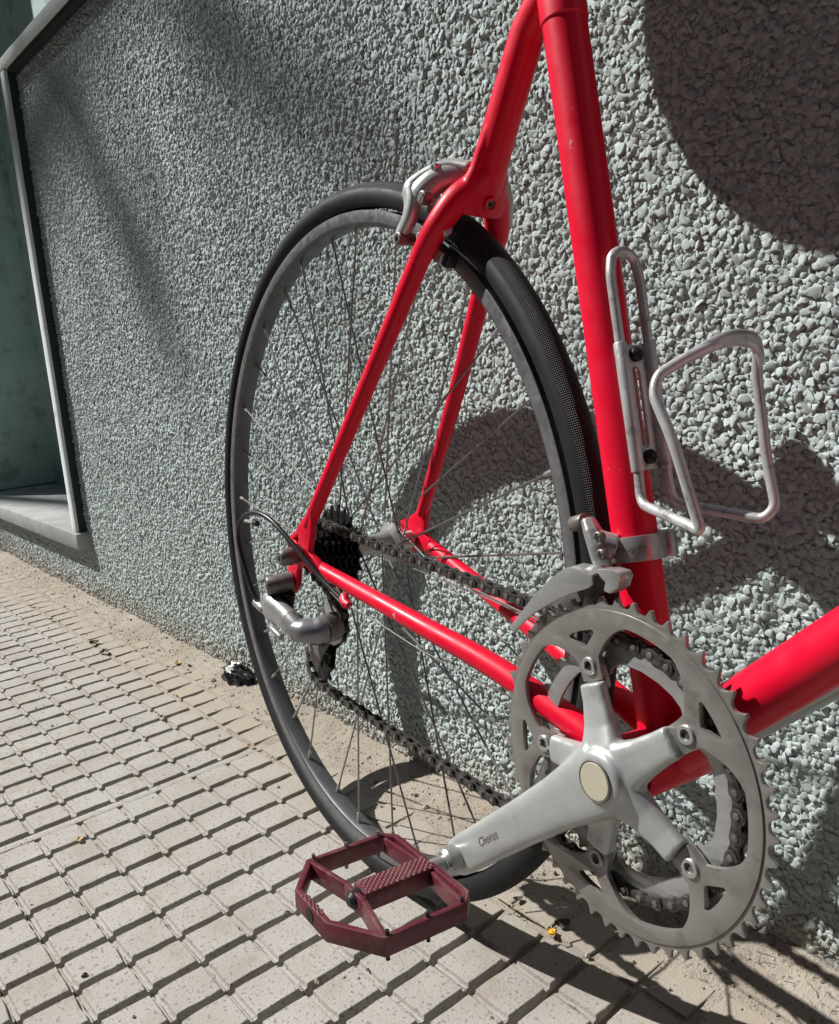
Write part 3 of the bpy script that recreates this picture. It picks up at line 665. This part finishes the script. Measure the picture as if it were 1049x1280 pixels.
bar((-W+.004, S1-.001), (-.012, S1-.0085), .0020); bar((-.012, S1-.0085), (.012, S1-.0085), .0020); bar((.012, S1-.0085), (W-.004, S1-.001), .0020)      # cross plate at the axle end, kinked
bar((-W+.006, S0+.0005), (-.010, S0-.003), .0016, ZT-.001); bar((.010, S0-.003), (W-.006, S0+.0005), .0016, ZT-.001)
cagep = obj('cage', m, MAROON, ped, bevel=.0009)
m = M()
V = []
m.add([pd(a, s_, b_) for s_ in (S0-.007, S1-.012) for a, b_ in ((-.0085, .0060), (.0085, .0060), (.0095, -.0075), (-.0095, -.0075))], [(0, 1, 2, 3), (7, 6, 5, 4), (0, 4, 5, 1), (1, 5, 6, 2), (2, 6, 7, 3), (3, 7, 4, 0)])
obj('axle_beam', m, MAROON, ped, bevel=.0010)
m = M()
for i in range(24):
    for j in range(4):
        s_ = S0-.005+i*.00225; a = -.0062+j*.0040+(.002 if i % 2 else 0)
        m.add([pd(a-.0013, s_-.0009, .0058), pd(a+.0013, s_-.0009, .0058), pd(a+.0013, s_+.0009, .0058), pd(a-.0013, s_+.0009, .0058), pd(a, s_, .0072)], [(0, 1, 4), (1, 2, 4), (2, 3, 4), (3, 0, 4)])
obj('knurling', m, MAROON_T, ped, ang=20); m = M()
for i in range(9):
    for j in range(2):
        a = -.015+i*.0030; s_ = .1130+j*.0026-.0008*(i % 2)
        m.add([pd(a-.0013, s_-.0009, ZT-.0002), pd(a+.0013, s_-.0009, ZT-.0002), pd(a+.0013, s_+.0009, ZT-.0002), pd(a-.0013, s_+.0009, ZT-.0002), pd(a, s_, ZT+.0013)], [(0, 1, 4), (1, 2, 4), (2, 3, 4), (3, 0, 4)])
obj('knurling', m, MAROON_T, ped, ang=20)
m = M(); m.tube([pd(0, S1-.013, -.0008), pd(0, S1-.010, -.0008), pd(0, S1-.0055, -.0008), pd(0, S1-.003, -.0008)], [.0066, .0066, .0060, .0035], 18); obj('bearing_cap', m, BLACK, ped)
for (a, s_) in ((-W+.002, S0+.004), (-W+.002, .062), (-W+.002, S1-.004), (W-.0025, S0+.002), (W-.0025, .06), (W-.0025, S1-.002)):
    m = M(); m.tube([pd(a, s_, ZB-.0035), pd(a, s_, ZT+.0032)], .0014, 8)
    obj('grip_pin', m, GREY if a < 0 else DARK, ped)
m = M(); fe = np.array([.045, -.00001]);
ofc = np.array(pd(-.003, .1167, -.0016)); m.plate([circ(.0048, 18)], 0, .0004, fr=axis_fr(ofc, (0, -1, 0), (1, 0, 0))); obj('reflector_hole', m, HOLE, ped)

# chain: pins and rollers joined, each plate pair an object of its own
RS = R1-.0002; cc = np.array([BB[0], BB[2]]); ca_ = np.array([0., RZ]); RC = .0127/(2*math.sin(PI/14)); CY = -.0427
pu = bk(421, 772, -.0400)[[0, 2]]; pl = bk(402, 828, -.0400)[[0, 2]]; RP = .0205
def tangent(c1, r1, c2, r2, s1, s2):
    """tangent points of two circles; s = side (+1 left of c1->c2, -1 right) for each"""
    d_ = c2-c1; D = np.linalg.norm(d_); th = math.atan2(d_[1], d_[0]); k_ = (s1*r1-s2*r2)/D; al = math.acos(max(-1, min(1, k_)))
    n_ = th+al
    # normal n with n.d = k_
    for sg in (1, -1):
        an = th+sg*al; nv = np.array([math.cos(an), math.sin(an)])
        p1 = c1+nv*s1*r1; p2 = c2+nv*s2*r2
        cr = (d_[0]*nv[1]-d_[1]*nv[0])
        if cr > 0: return p1, p2
    return p1, p2
def arc(c, r, p, q_, cw=True):
    a0 = math.atan2(p[1]-c[1], p[0]-c[0]); a1 = math.atan2(q_[1]-c[1], q_[0]-c[0])
    if cw:
        while a1 > a0: a1 -= TAU
    else:
        while a1 < a0: a1 += TAU
    n_ = max(3, int(abs(a1-a0)*r/.0015)); return [c+r*np.array([math.cos(a0+(a1-a0)*k/n_), math.sin(a0+(a1-a0)*k/n_)]) for k in range(n_+1)]
# travelling: cassette top -> ring top (forward) -> round the front -> ring bottom -> lower pulley -> upper pulley -> cassette
t1a, t1b = tangent(ca_, RC, cc, RS, 1, 1)
t2a, t2b = tangent(cc, RS, pl, RP, 1, 1)
if t2a[1] > cc[1]: t2a, t2b = 2*cc-t2a, t2b
t3a, t3b = tangent(pl, RP, pu, RP, 1, -1)
t4a, t4b = tangent(pu, RP, ca_, RC, -1, 1)
loop = [t1a, t1b]+arc(cc, RS, t1b, t2a)+[t2b]+arc(pl, RP, t2b, t3a)+arc(pu, RP, t3b, t4a, False)+arc(ca_, RC, t4b, t1a)
loop = np.array(loop)
def chain_y(p):
    f = np.clip((p[0]-.04)/(BB[0]-.06-.04), 0, 1); return CY+(SY-CY)*f
seg_ = np.r_[0, np.cumsum(np.linalg.norm(np.diff(loop, axis=0), axis=1))]; nL = 2*int(round(seg_[-1]/.0127/2)); pt_ = seg_[-1]/nL
pin = [np.array([np.interp(k*pt_, seg_, loop[:, 0]), 0, np.interp(k*pt_, seg_, loop[:, 1])]) for k in range(nL)]
for p in pin: p[1] = chain_y(p)
ch = M()
for p in pin: ch.tube([p+YV*-.0044, p+YV*-.0042, p+YV*.0042], [.0015, .0020, .0020], 10, mi=1); ch.tube([p+YV*-.0012, p+YV*.0012], .0038, 10)
chain = obj('chain', ch, [CHAINM, GREY], BIKE)
def link_mesh(w_):
    m = M(); o_ = []
    for c_, a0 in ((0, 90), (.0127, -90)):
        for k in range(9): a = math.radians(a0+180*k/8); o_.append((c_+.0042*math.cos(a), .0042*math.sin(a)))
        o_.append((.00635, -.0030 if a0 == 90 else .0030))
    for s_ in (-1, 1): m.plate([o_], s_*w_-.0005, s_*w_+.0005)
    o = obj('link', m, CHAINM, None, bevel=.0003); me = o.data; bpy.data.objects.remove(o); return me
LM = [link_mesh(.0020), link_mesh(.0031)]
for k in range(nL):
    a, b_ = pin[k], pin[(k+1) % nL]; d_ = b_-a
    o = bpy.data.objects.new('link', LM[k % 2]); COL.objects.link(o); o.parent = chain; o.location = a
    o.rotation_euler = (0, -math.atan2(d_[2], d_[0]), math.atan2(d_[1], math.hypot(d_[0], d_[2]))); o.scale = (np.linalg.norm(d_)/.0127, 1, 1)

# rear derailleur
m = M(); m.tube(ppath((336, 752, -.083), (341, 757, -.0835), (362, 777, -.084), (373, 790, -.082)), [.0098, .0112, .0105, .0098], 22, flat=(.85, 1.15), up=YV)
rd = obj('rear_derailleur', m, SIL, BIKE, remesh=.0008, smooth=4)
m = M(); m.tube(smooth_path(ppath((366, 782, -.082), (377, 788, -.080), (392, 789, -.072), (406, 786, -.062), (414, 784, -.055)), 5), [.0100]*6+[.0112]*6+[.0122]*5+[.0125]*4, 24, flat=(1, 1), up=YV); obj('lower_body', m, mat('grey_satin', (.36, .36, .38), .38, metal=.55), rd)
m = M(); m.tube(ppath((404, 787, -.0640), (419, 782, -.0500)), .0132, 28); obj('cage_knuckle', m, GREY, rd, bevel=.001)
m = M(); p0, p1 = bk(333, 732, -.091), bk(366, 727, -.067); m.tube([p0, p0+(p1-p0)*.06, p0+(p1-p0)*.5, p1], [.0080, .0088, .0094, .0100], 24); m.tube([p0-(p1-p0)*.01, p0+(p1-p0)*.02], .0044, 12, mi=1); obj('pivot_knuckle', m, [GREY, HOLE], rd, bevel=.0005)
m = M(); m.tube(ppath((345, 741, -.080), (349, 752, -.080), (352, 766, -.078), (357, 776, -.078)), [.0085, .008, .007, .006], 16); m.tube(ppath((362, 742, -.074), (360, 764, -.074), (372, 775, -.074)), .0055, 12); obj('parallelogram_shade_plate', m, BLACK, rd)
def outl(pts2, y): return [tuple(bk(*p, y)[[0, 2]]) for p in pts2]
m = M(); o_ = outl([(407, 748), (416, 752), (425, 768), (429, 786), (426, 803), (418, 807), (408, 800), (405, 780), (404, 762)], -.049); m.plate([o_], -.0500, -.0484); obj('cage_plate', m, SIL, rd, bevel=.0005)
m = M(); o_ = outl([(384, 805), (400, 808), (411, 806), (402, 822), (398, 840), (391, 828)], -.048); m.plate([o_], -.0485, -.0470); obj('cage_plate', m, GREY, rd, bevel=.0005)
m = M(); o_ = outl([(412, 752), (426, 757), (432, 780), (430, 802), (420, 812), (418, 836), (405, 848), (396, 838), (402, 805), (410, 780)], -.0345); m.plate([o_], -.0350, -.0335); obj('cage_plate', m, BLACK, rd, bevel=.0005)
for c_ in (pu, pl):
    out, _ = cog(11, .0127, .0022, 0, 0); m = M(); m.plate([[(p[0]*.92+c_[0], p[1]*.92+c_[1]) for p in out], [(p[0]+c_[0], p[1]+c_[1]) for p in circ(.0045, 12)]], -.0415, -.0389); m.lathe([(.0045, -.0425), (.0045, -.038)], 12, (c_[0], 0, c_[1])); obj('jockey_wheel', m, BLACK, rd, bevel=.0003)
m = M(); m.tube(ppath((320, 752, -.086), (330, 762, -.085)), .0044, 14); m.tube(ppath((331, 764, -.085), (345, 778, -.083)), [.0030, .0036], 12); m.tube(ppath((340, 785, -.083), (352, 797, -.082)), .0034, 10); obj('barrel_adjuster', m, SIL, rd, bevel=.0006)
hp = smooth_path([bk(425, 747, -.0665), bk(412, 734, -.069), bk(395, 716, -.073), bk(372, 688, -.079), bk(352, 664, -.084), bk(336, 648, -.087), bk(320, 641, -.089), bk(306, 645, -.090), bk(299, 658, -.091), bk(299, 678, -.091), bk(304, 700, -.090), bk(311, 725, -.089), bk(320, 748, -.087), bk(325, 756, -.086)], 8)
m = M(); m.tube(hp, .0024, 12); cab = obj('gear_cable', m, BLACK, BIKE)
m = M(); m.tube(ppath((416, 738, -.0675), (427, 749, -.0655)), .0031, 12); obj('ferrule', m, SIL, cab)
m = M(); m.tube(smooth_path(ppath((437, 758, -.066), (475, 780, -.060), (520, 809, -.056), (580, 842, -.048), (640, 872, -.036)), 6)+[BB+np.array([-.012, -.012, -.021])], .0006, 6); obj('inner_wire', m, STEEL, cab)
m = M(); m.tube(smooth_path(ppath((507, 707, -.012), (560, 728, -.014), (600, 744, -.015), (650, 768, -.016), (700, 800, -.016)), 5), .0006, 6); obj('frayed_wire', m, STEEL, cab)

# front derailleur
m = M(); uc = .1312
def stfr(a, h_, b_): return tuple(st(uc+h_, a, b_))          # a forwards, h up the tube, b sideways
m.plate([circ(.0182, 44), circ(.0145, 44)], -.0078, .0078, fr=stfr)
fd = obj('front_derailleur', m, SIL, BIKE, bevel=.0025)
m = M(); m.tube([st(uc-.0085, .006, .0215), st(uc+.0085, .006, .0215)], .0062, 20); m.box(st(uc, -.004, .017), NF*.010, U*.0078, YV*.005); obj('clamp_hinge', m, SIL, fd, bevel=.002)
cy_ = -.022
m = M(); m.tube(ppath((735, 649, -.024), (741, 664, -.025), (748, 685, -.026), (752, 702, -.027), (757, 712, -.028)), [.0052, .0068, .0072, .0066, .0055], 20, flat=(1, .75), up=YV); m.tube(ppath((748, 678, -.024), (770, 684, -.016)), .0082, 16); obj('linkage_body', m, SIL, fd, remesh=.0008, smooth=4)
for q_ in ((746.7, 671.5), (750.5, 693.5)):
    c_ = bk(*q_, -.0335); m = M(); m.lathe([(.0034, .004), (.0034, 0), (.0028, -.0006), (.0, -.0006)], 16, c_); m.box(c_+np.array([0, -.0007, 0]), (.0020, 0, .0006), (0, .0002, 0), (-.0002, 0, .0005), 1); m.box(c_+np.array([0, -.00075, 0]), (-.0006, 0, .0020), (0, .0002, 0), (.0005, 0, .0002), 1); obj('limit_screw', m, [GREY, HOLE], fd)
m = M(); m.tube(ppath((717, 655, -.020), (732, 652, -.022)), [.0050, .0056], 16); obj('cable_anchor', m, GREY, fd, bevel=.0008)
cg = [(637, 786), (645, 774), (655, 762), (669, 743), (687, 725), (705, 711), (712, 709), (728, 712), (741, 718), (742, 731), (737, 735), (718, 741), (699, 749), (683, 758), (668, 767), (655, 779), (645, 789)]
m = M(); o_ = outl(cg, -.0460); m.plate([o_], -.0470, -.0455)
topl = [bk(x, y_, -.0466) for x, y_ in ((687, 725), (705, 711), (712, 709), (728, 712), (741, 718))]
for a, b_ in zip(topl[:-1], topl[1:]): m.add([a, b_, b_+YV*.013+U*.001, a+YV*.013+U*.001, a-U*.0015, b_-U*.0015, b_+YV*.013-U*.0005, a+YV*.013-U*.0005], [(0, 1, 2, 3), (7, 6, 5, 4), (0, 4, 5, 1), (3, 2, 6, 7), (0, 3, 7, 4), (1, 5, 6, 2)])
obj('cage_plate', m, SIL, fd, bevel=.0006)
m = M(); o_ = [(x+.002, z-.004) for x, z in outl(cg, -.0460)]; m.plate([o_], -.0300, -.0287); obj('cage_plate', m, GREY, fd, bevel=.0004)
m = M(); m.plate([outl([(748, 711), (762, 711), (776, 715), (779, 721), (775, 735), (765, 742), (757, 738), (759, 727), (752, 720)], -.044)], -.0460, -.0350); obj('cage_arm', m, SIL, fd, bevel=.0022)
def band_txt(x, y_, z):
    an = -1.12+x/.0185; r_ = .01845+z; return st(uc+y_+.001, r_*math.cos(an), r_*math.sin(an))
text('Campagnolo', .0046, band_txt, INK, fd, 'band_lettering')

# rear brake caliper
m = M(); A1 = smooth_path(ppath((590, 210, -.004), (566, 207, -.010), (540, 216, -.020), (519, 231, -.029), (515, 240, -.0315), (516, 256, -.033), (512, 274, -.0345), (503, 292, -.036), (499, 303, -.036)), 5)
m.tube(A1, list(np.interp(np.linspace(0, 1, len(A1)), [0, .3, .5, .8, 1], [.0062, .0080, .0098, .0078, .0066])), 18, flat=(.75, 1.1))
bc = obj('brake_caliper', m, ALU, BIKE, remesh=.0008, smooth=5)
m = M(); A2 = smooth_path(ppath((588, 222, -.002), (566, 220, -.012), (546, 226, -.021), (530, 240, -.028), (527, 249, -.0285)), 5); m.tube(A2, list(np.linspace(.0078, .0115, len(A2))), 18, flat=(1.0, .8)); obj('caliper_arm', m, ALU, bc, remesh=.0008, smooth=4)
m = M(); A2 = smooth_path(ppath((575, 212, .002), (600, 208, .012), (624, 222, .024), (634, 250, .032), (633, 285, .035)), 5); m.tube(A2, list(np.linspace(.0066, .0055, len(A2))), 16, flat=(.8, 1.1)); obj('caliper_arm', m, ALU, bc)
c_ = bk(527, 247, -.037); m = M(); m.lathe([(.0052, .006), (.0052, 0), (.004, -.001), (0, -.001)], 20, c_); m.box(c_+np.array([0, -.0012, 0]), (.0032, 0, .0024), (0, .0002, 0), (-.0005, 0, .0006), 1); obj('pivot_screw', m, [GREY, SIL], bc)
c_ = bk(541, 209, -.026); m = M(); m.lathe([(.0032, .006), (.0032, 0), (.0, -.0006)], 14, c_); m.lathe([(.0018, -.0005), (0, -.0007)], 6, c_, mi=1); obj('tension_screw', m, [SIL, HOLE], bc)
c_ = bk(497, 298, -.043); m = M(); m.lathe([(.0048, .014), (.0048, 0), (.0038, -.0008), (.0022, -.0008), (.0022, .003)], 18, c_, open_end=True); m.lathe([(0, .002), (.0023, .002)], 6, c_, mi=1, open_end=True); obj('pad_bolt', m, [GREY, HOLE], bc)
for sd, q_ in ((-1, (548, 303)), (1, (612, 276))):
    c_ = bk(*q_, sd*.0165); rd_ = np.array([c_[0], 0, c_[2]-RZ]); rr_ = np.linalg.norm(rd_); rd_ /= rr_; c_ = np.array([0, sd*.0165, RZ])+rd_*.3045; tg = np.array([-rd_[2], 0, rd_[0]])
    m = M(); m.box(c_, tg*.024, YV*.0050, rd_*.0050); m.box(c_+YV*sd*.0065, tg*.019, YV*.0018, rd_*.0046, 1); obj('brake_pad', m, [BLACK, SIL], bc, bevel=.001)
m = M(); m.tube(ppath((560, 286, -.026), (548, 300, -.022)), .0040, 12); m.tube(ppath((536, 262, -.028), (548, 262, -.020)), .0036, 12); obj('release_lever', m, SIL, bc, bevel=.0006)
m = M(); m.tube([br-FX*.012, br-FX*.045], .0036, 12); obj('mounting_bolt', m, GREY, bc)

# bottle cage (one bent rod) and its mounting plate
cw = [st(.3100, .0208, -.0095), st(.2980, .0208, -.0125), st(.255, .0208, -.0125), st(.1757, .0215, -.0125), st(.158, .0215, -.014), st(.1440, .072, -.0345), st(.1400, .0795, -.0350), st(.1900, .0715, -.0375), st(.2170, .0625, -.0375), st(.2275, .0640, -.0340), st(.2352, .0715, -.018), st(.2420, .0805, .0), st(.2438, .0815, .018), st(.2400, .0815, .034), st(.2240, .0755, .0370), st(.1728, .0741, .0375), st(.1465, .0765, .0365), st(.1400, .0690, .0340), st(.1560, .0215, .0150), st(.168, .0215, .0125), st(.255, .0208, .0125), st(.2980, .0208, .0125), st(.3100, .0208, .0095), st(.3140, .0208, 0)]
m = M(); pth = []
cl = [np.array(p) for p in cw]; n = len(cl)
for i in range(n):
    a, b_, c_ = cl[i-1], cl[i], cl[(i+1) % n]; la = np.linalg.norm(a-b_); lb = np.linalg.norm(c_-b_); d_ = min(.009, .45*la, .45*lb); p0 = b_+(a-b_)/la*d_; p2 = b_+(c_-b_)/lb*d_
    for k in range(6): t_ = k/5; pth.append((1-t_)**2*p0+2*t_*(1-t_)*b_+t_*t_*p2)
m.tube(pth, .0031, 14, closed=True)
bcg = obj('bottle_cage', m, CAGEM, BIKE)
m = M(); pl_ = [st(.2352, .0718, -.017), st(.2420, .0808, .0), st(.2440, .0818, .018), st(.2400, .0818, .0325), st(.2260, .0765, .0372)]; pl_ = smooth_path(pl_, 6); m.tube(pl_, list(np.interp(np.linspace(0, 1, len(pl_)), [0, .45, .85, 1], [.0032, .0050, .0056, .0034])), 14, flat=(1.0, .50), up=U); obj('flattened_rod', m, CAGEM, bcg)
m = M()
for s_ in (-1, 1): m.tube([st(.1775, .0213, s_*.0125), st(.2565, .0208, s_*.0125)], .0041, 14)
sl = [(-.0385, -.0125), (.0385, -.0125), (.0385, .0125), (-.0385, .0125)]; so = [(-.022+.0032*math.cos(a), .0032*math.sin(a)) for a in np.linspace(PI*.5, PI*1.5, 7)]+[(.022+.0032*math.cos(a), .0032*math.sin(a)) for a in np.linspace(-PI*.5, PI*.5, 7)]
m.plate([sl, so], .0169, .0195, fr=lambda a, h_, b_: tuple(st(.217+a, h_, b_))); obj('mounting_plate', m, CAGEM, bcg, bevel=.0006)
for u_ in (.186, .249):
    m = M(); m.tube([st(u_, .014, 0), st(u_, .0225, 0), st(u_, .0240, 0)], [.0045, .0045, .0030], 16); m.tube([st(u_, .0240, 0), st(u_, .0243, 0)], .0022, 6, mi=1); obj('cage_bolt', m, [DARK, HOLE], bcg)

# rest of the bicycle beyond the frame edge
sb = st(.735)
m = M(); m.ball(sb+np.array([-.02, 0, .03]), (.15, .085, .026), 24, 12); m.tube([sb+np.array([.05, 0, .03]), sb+np.array([.19, 0, .02])], [.045, .02], 16, flat=(.5, 1), up=(0, 0, 1)); obj('saddle', m, BLACK, BIKE, remesh=.004, smooth=6)
fwx = 1.0
m = M()
hb = HT0+HTD*.17
m.tube([HT0+HTD*.14, hb+HTD*.05], .011, 14); m.tube([hb+HTD*.04, hb+HTD*.04+np.array([.10, 0, .0])], .013, 14); st_m = obj('stem', m, SIL, BIKE)
hc = hb+HTD*.04+np.array([.10, 0, 0])
for s_ in (-1, 1):
    m = M(); m.tube(round_path([hc, hc+YV*s_*.20, hc+YV*s_*.205+np.array([.09, 0, -.01]), hc+YV*s_*.205+np.array([.085, 0, -.14]), hc+YV*s_*.205+np.array([-.02, 0, -.14])], .05), .013, 14); obj('handlebar', m, BLACK, BIKE)
fc = np.array([HT0[0]+.12, 0, RZ])
m = M()
for s_ in (-1, 1): m.tube([HT0-HTD*.02+YV*s_*.02, HT0-HTD*.10+YV*s_*.04+np.array([0, 0, -.02]), fc+YV*s_*.05], [.012, .011, .007], 14)
obj('front_fork', m, RED, BIKE)
m = M(); m.lathe([(.3095, -.0099), (.297, -.0099), (.297, .0099), (.3095, .0099)], 90, fc, closed=True); m.lathe([(.012, -.045), (.012, .045)], 16, fc)
for k in range(20): a = TAU*k/20; m.tube([fc+np.array([.012*math.cos(a+.9), (.03 if k % 2 else -.03), .012*math.sin(a+.9)]), fc+np.array([.297*math.cos(a), 0, .297*math.sin(a)])], .001, 5)
fwh = obj('front_wheel', m, RIMM, BIKE)
t_ = torus(.3216, .0119, 128, 16, -PI*.8, PI*.8, 'tyre', TYRE, fwh); t_.location = (fc[0], 0, 0)

# bag added above the view, shaped to throw the round shadow at upper right
m = M(); m.ball((0, 0, 0), (.150, .040, .156), 32, 20)
disc = obj('shadow_disc', m, mat('disc_dark', (.03, .03, .035), .9), None); disc.location = (.222, -.115, .945)
tag(disc, 'unseen dark bag hanging behind the seat post above the frame', 'disc')

# ------------------------------------------------------------------ litter, weeds and crumbs along the wall foot
def gpt(px, py, z=0.):
    dr = np.array([(px-PW/2)/F_PX, -(py-PH/2)/F_PX, 1.])@RM; return CAM+dr*((z-CAM[2])/dr[2])
YEL = mat('yellow_petal', (1.1, .55, .02), .6); STRAW = mat('straw', (.50, .43, .26), .8); BROWN = mat('dry_brown', (.10, .075, .05), .85); PLB = mat('black_film', (.012, .013, .014), .22, spec=.6); WHT = mat('white_print', (.8, .8, .78), .5); OCH = mat('ochre_petal', (.75, .48, .16), .7)
rl = np.random.default_rng(21)
fp = gpt(690, 1168); m = M()
for k in range(16):
    a = TAU*k/16+rl.normal(0, .2); r = rl.uniform(.0035, .0062); e = rl.uniform(.2, .9); u = np.array([math.cos(a)*math.cos(e), math.sin(a)*math.cos(e), math.sin(e)]); t = np.array([-math.sin(a), math.cos(a), 0])
    c = fp+np.array([0, 0, .0015]); m.add([c, c+u*r*.6+t*.0022, c+u*r+t*.0008+[0, 0, -.0006], c+u*r-t*.0008+[0, 0, -.0006], c+u*r*.6-t*.0022], [(0, 1, 2, 3, 4)])
m.ball(fp+np.array([0, 0, .0022]), (.0028, .0028, .0022), 8, 6)
f_ = obj('flower', m, YEL); tag(f_, 'small orange yellow flower head lying below the chainring', 'flower')
m = M(); m.tube(smooth_path([fp+np.array([-.003, .004, .001]), fp+np.array([-.010, .009, .002])], 3), .0005, 5); obj('stalk', m, STRAW, f_)
m = M(); P_ = [gpt(*q, .0035)+np.array([0, 0, dz]) for q, dz in (((617, 1117), 0), ((634, 1130), .002), ((650, 1140), .0015), ((674, 1153), 0))]
m.tube(smooth_path(P_, 6), [.0005]*4+[.0009]*10+[.0006]*5, 6); m.tube([P_[2], P_[2]+np.array([-.006, -.006, .002])], [.0006, .0003], 5); m.tube([P_[1], P_[1]+np.array([.005, .004, .003])], [.0006, .0003], 5)
tag(obj('twig', m, STRAW), 'thin straw coloured twig beside the yellow flower', 'twig')
def leaf(c, size, mt, name, label, cat, group=None, flat=.35):
    m = M(); a0 = rl.uniform(0, TAU); U_ = np.array([math.cos(a0), math.sin(a0), rl.normal(0, .2)]); T_ = np.array([-math.sin(a0), math.cos(a0), rl.normal(0, .2)]); V = []
    for i in range(6):
        t = i/5; w_ = size*.42*math.sin(PI*(.08+.88*t)); cu = size*flat*(t-.5)**2*4
        for k in (-1, -.5, 0, .5, 1): V.append(c+U_*size*(t-.5)+T_*w_*k+np.array([0, 0, .0008+cu*.5+abs(k)**2*size*.18+rl.normal(0, size*.02)]))
    m.add(V, [(i*5+k, i*5+k+1, i*5+6+k, i*5+5+k) for i in range(5) for k in range(4)])
    o = obj(name, m, mt, ang=60); tag(o, label, cat, group); return o
leaf(gpt(703, 1158), .014, BROWN, 'dry_leaf', 'curled brown leaf touching the yellow flower head', 'leaf')
leaf(gpt(648, 1126), .010, BROWN, 'dry_leaf', 'curled brown leaf behind the straw twig', 'leaf')
for q, s_, lb in (((39, 758), .011, 'leftmost small dark leaf scrap on the far blocks below the sill'), ((64, 775), .011, 'small dark leaf scrap just right of the leftmost one below the sill'), ((118, 805), .019, 'larger dark leaf scrap, upper one of the touching pair'), ((129, 816), .017, 'larger dark leaf scrap, lower one of the touching pair'), ((202, 897), .008, 'tiny dark leaf scrap out among the paving blocks, away from the wall'), ((237, 833), .008, 'tiny dark leaf scrap in the sand left of the black plastic')):
    leaf(gpt(*q, .001), s_, BROWN, 'dry_leaf', lb, 'leaf', 'dark leaf scraps on the pavement')
for q, s_, lb in (((261, 827), .014, 'yellow petal at the wall foot just left of the black plastic'), ((91, 856), .009, 'yellow petal on the far paving blocks at left, below the leaf pair'), ((313, 933), .008, 'yellow petal on a block just left of the tyre'), ((223, 872), .009, 'yellow petal on the blocks between leaf pair and rear wheel'), ((100, 1051), .008, 'yellow petal beside the long tile joint, nearest to the viewer'), ((366, 891), .011, 'yellow petal in the sand seen through the wheel spokes'), ((27, 702), .012, 'yellow petal at the far wall foot under the sill'), ((222, 830), .012, 'yellow petal in the sand midway between sill and black plastic')):
    leaf(gpt(*q, .001), s_, OCH, 'petal', lb, 'petal', 'yellowish petals on the pavement')
# crumpled black plastic
bm = bmesh.new(); bmesh.ops.create_icosphere(bm, subdivisions=4, radius=1)
for v in bm.verts:
    p = np.array(v.co); n1 = fbm(p[0]*2.2+5, p[1]*2.2+p[2]*1.7, 4, 31)-.47; n2 = abs(fbm(p[0]*4+p[2]*3, p[1]*4-p[2], 3, 37)-.47)
    q = p*(1+.9*n1-.8*n2); v.co = (q[0]*.042, q[1]*.018, max(q[2], -.55)*.022+.011)
me = bpy.data.meshes.new('plastic_bag'); bm.to_mesh(me); bm.free(); me.materials.append(PLB); me.materials.append(WHT); me.shade_smooth(); me.set_sharp_from_angle(angle=math.radians(28))
for p in me.polygons:
    c = p.center
    if -.022 < c[0] < -.006 and c[2] > .021 and c[1] < .004: p.material_index = 1
o = bpy.data.objects.new('plastic_bag', me); COL.objects.link(o); o.location = gpt(297, 850)+np.array([.015, -.004, -.001]); o.rotation_euler = (0, .15, .1)
tag(o, 'crumpled black plastic scrap lying against the wall foot', 'litter')
# dry grass and crumbs
m = M()
for _ in range(170):
    x = .22+abs(rl.normal(0, .13)); y = -rl.uniform(.002, .040); z = dirt_h(x, y); a = rl.uniform(0, TAU); ln = rl.uniform(.004, .014); el = rl.uniform(-.05, .9)
    b_ = np.array([math.cos(a)*math.cos(el), math.sin(a)*math.cos(el)*.7, math.sin(el)]); p = np.array([x, y, z+.0005]); t = np.array([-math.sin(a), math.cos(a), 0])*.00045
    m.add([p-t, p+t, p+b_*ln*.6+t*.7+[0, 0, .001], p+b_*ln*.6-t*.7+[0, 0, .001], p+b_*ln], [(0, 1, 2, 3), (3, 2, 4)], int(rl.integers(2)))
o = obj('dry_grass', m, [STRAW, BROWN], raw=True); o['kind'] = 'stuff'
m = M()
for k in range(2600):
    x = rl.uniform(-1.9, .55); y = -abs(rl.normal(.004, .045)) if k % 3 else -rl.uniform(.02, .5); z = dirt_h(x, y); r = rl.lognormal(-6.75, .45)
    if y < -.16 and rl.random() < .5: continue
    V = np.array([(1, 0, 0), (-1, 0, 0), (0, 1, 0), (0, -1, 0), (0, 0, 1), (0, 0, -1)])*rl.uniform(.6, 1.2, (6, 1))*r
    m.add(V+np.array([x, y, z+r*.35]), [(0, 2, 4), (2, 1, 4), (1, 3, 4), (3, 0, 4), (2, 0, 5), (1, 2, 5), (3, 1, 5), (0, 3, 5)], int(rl.choice(3, p=(.55, .15, .3))))
o = obj('crumbs', m, [DIRTM, BROWN, WALLM], raw=True); o['kind'] = 'stuff'
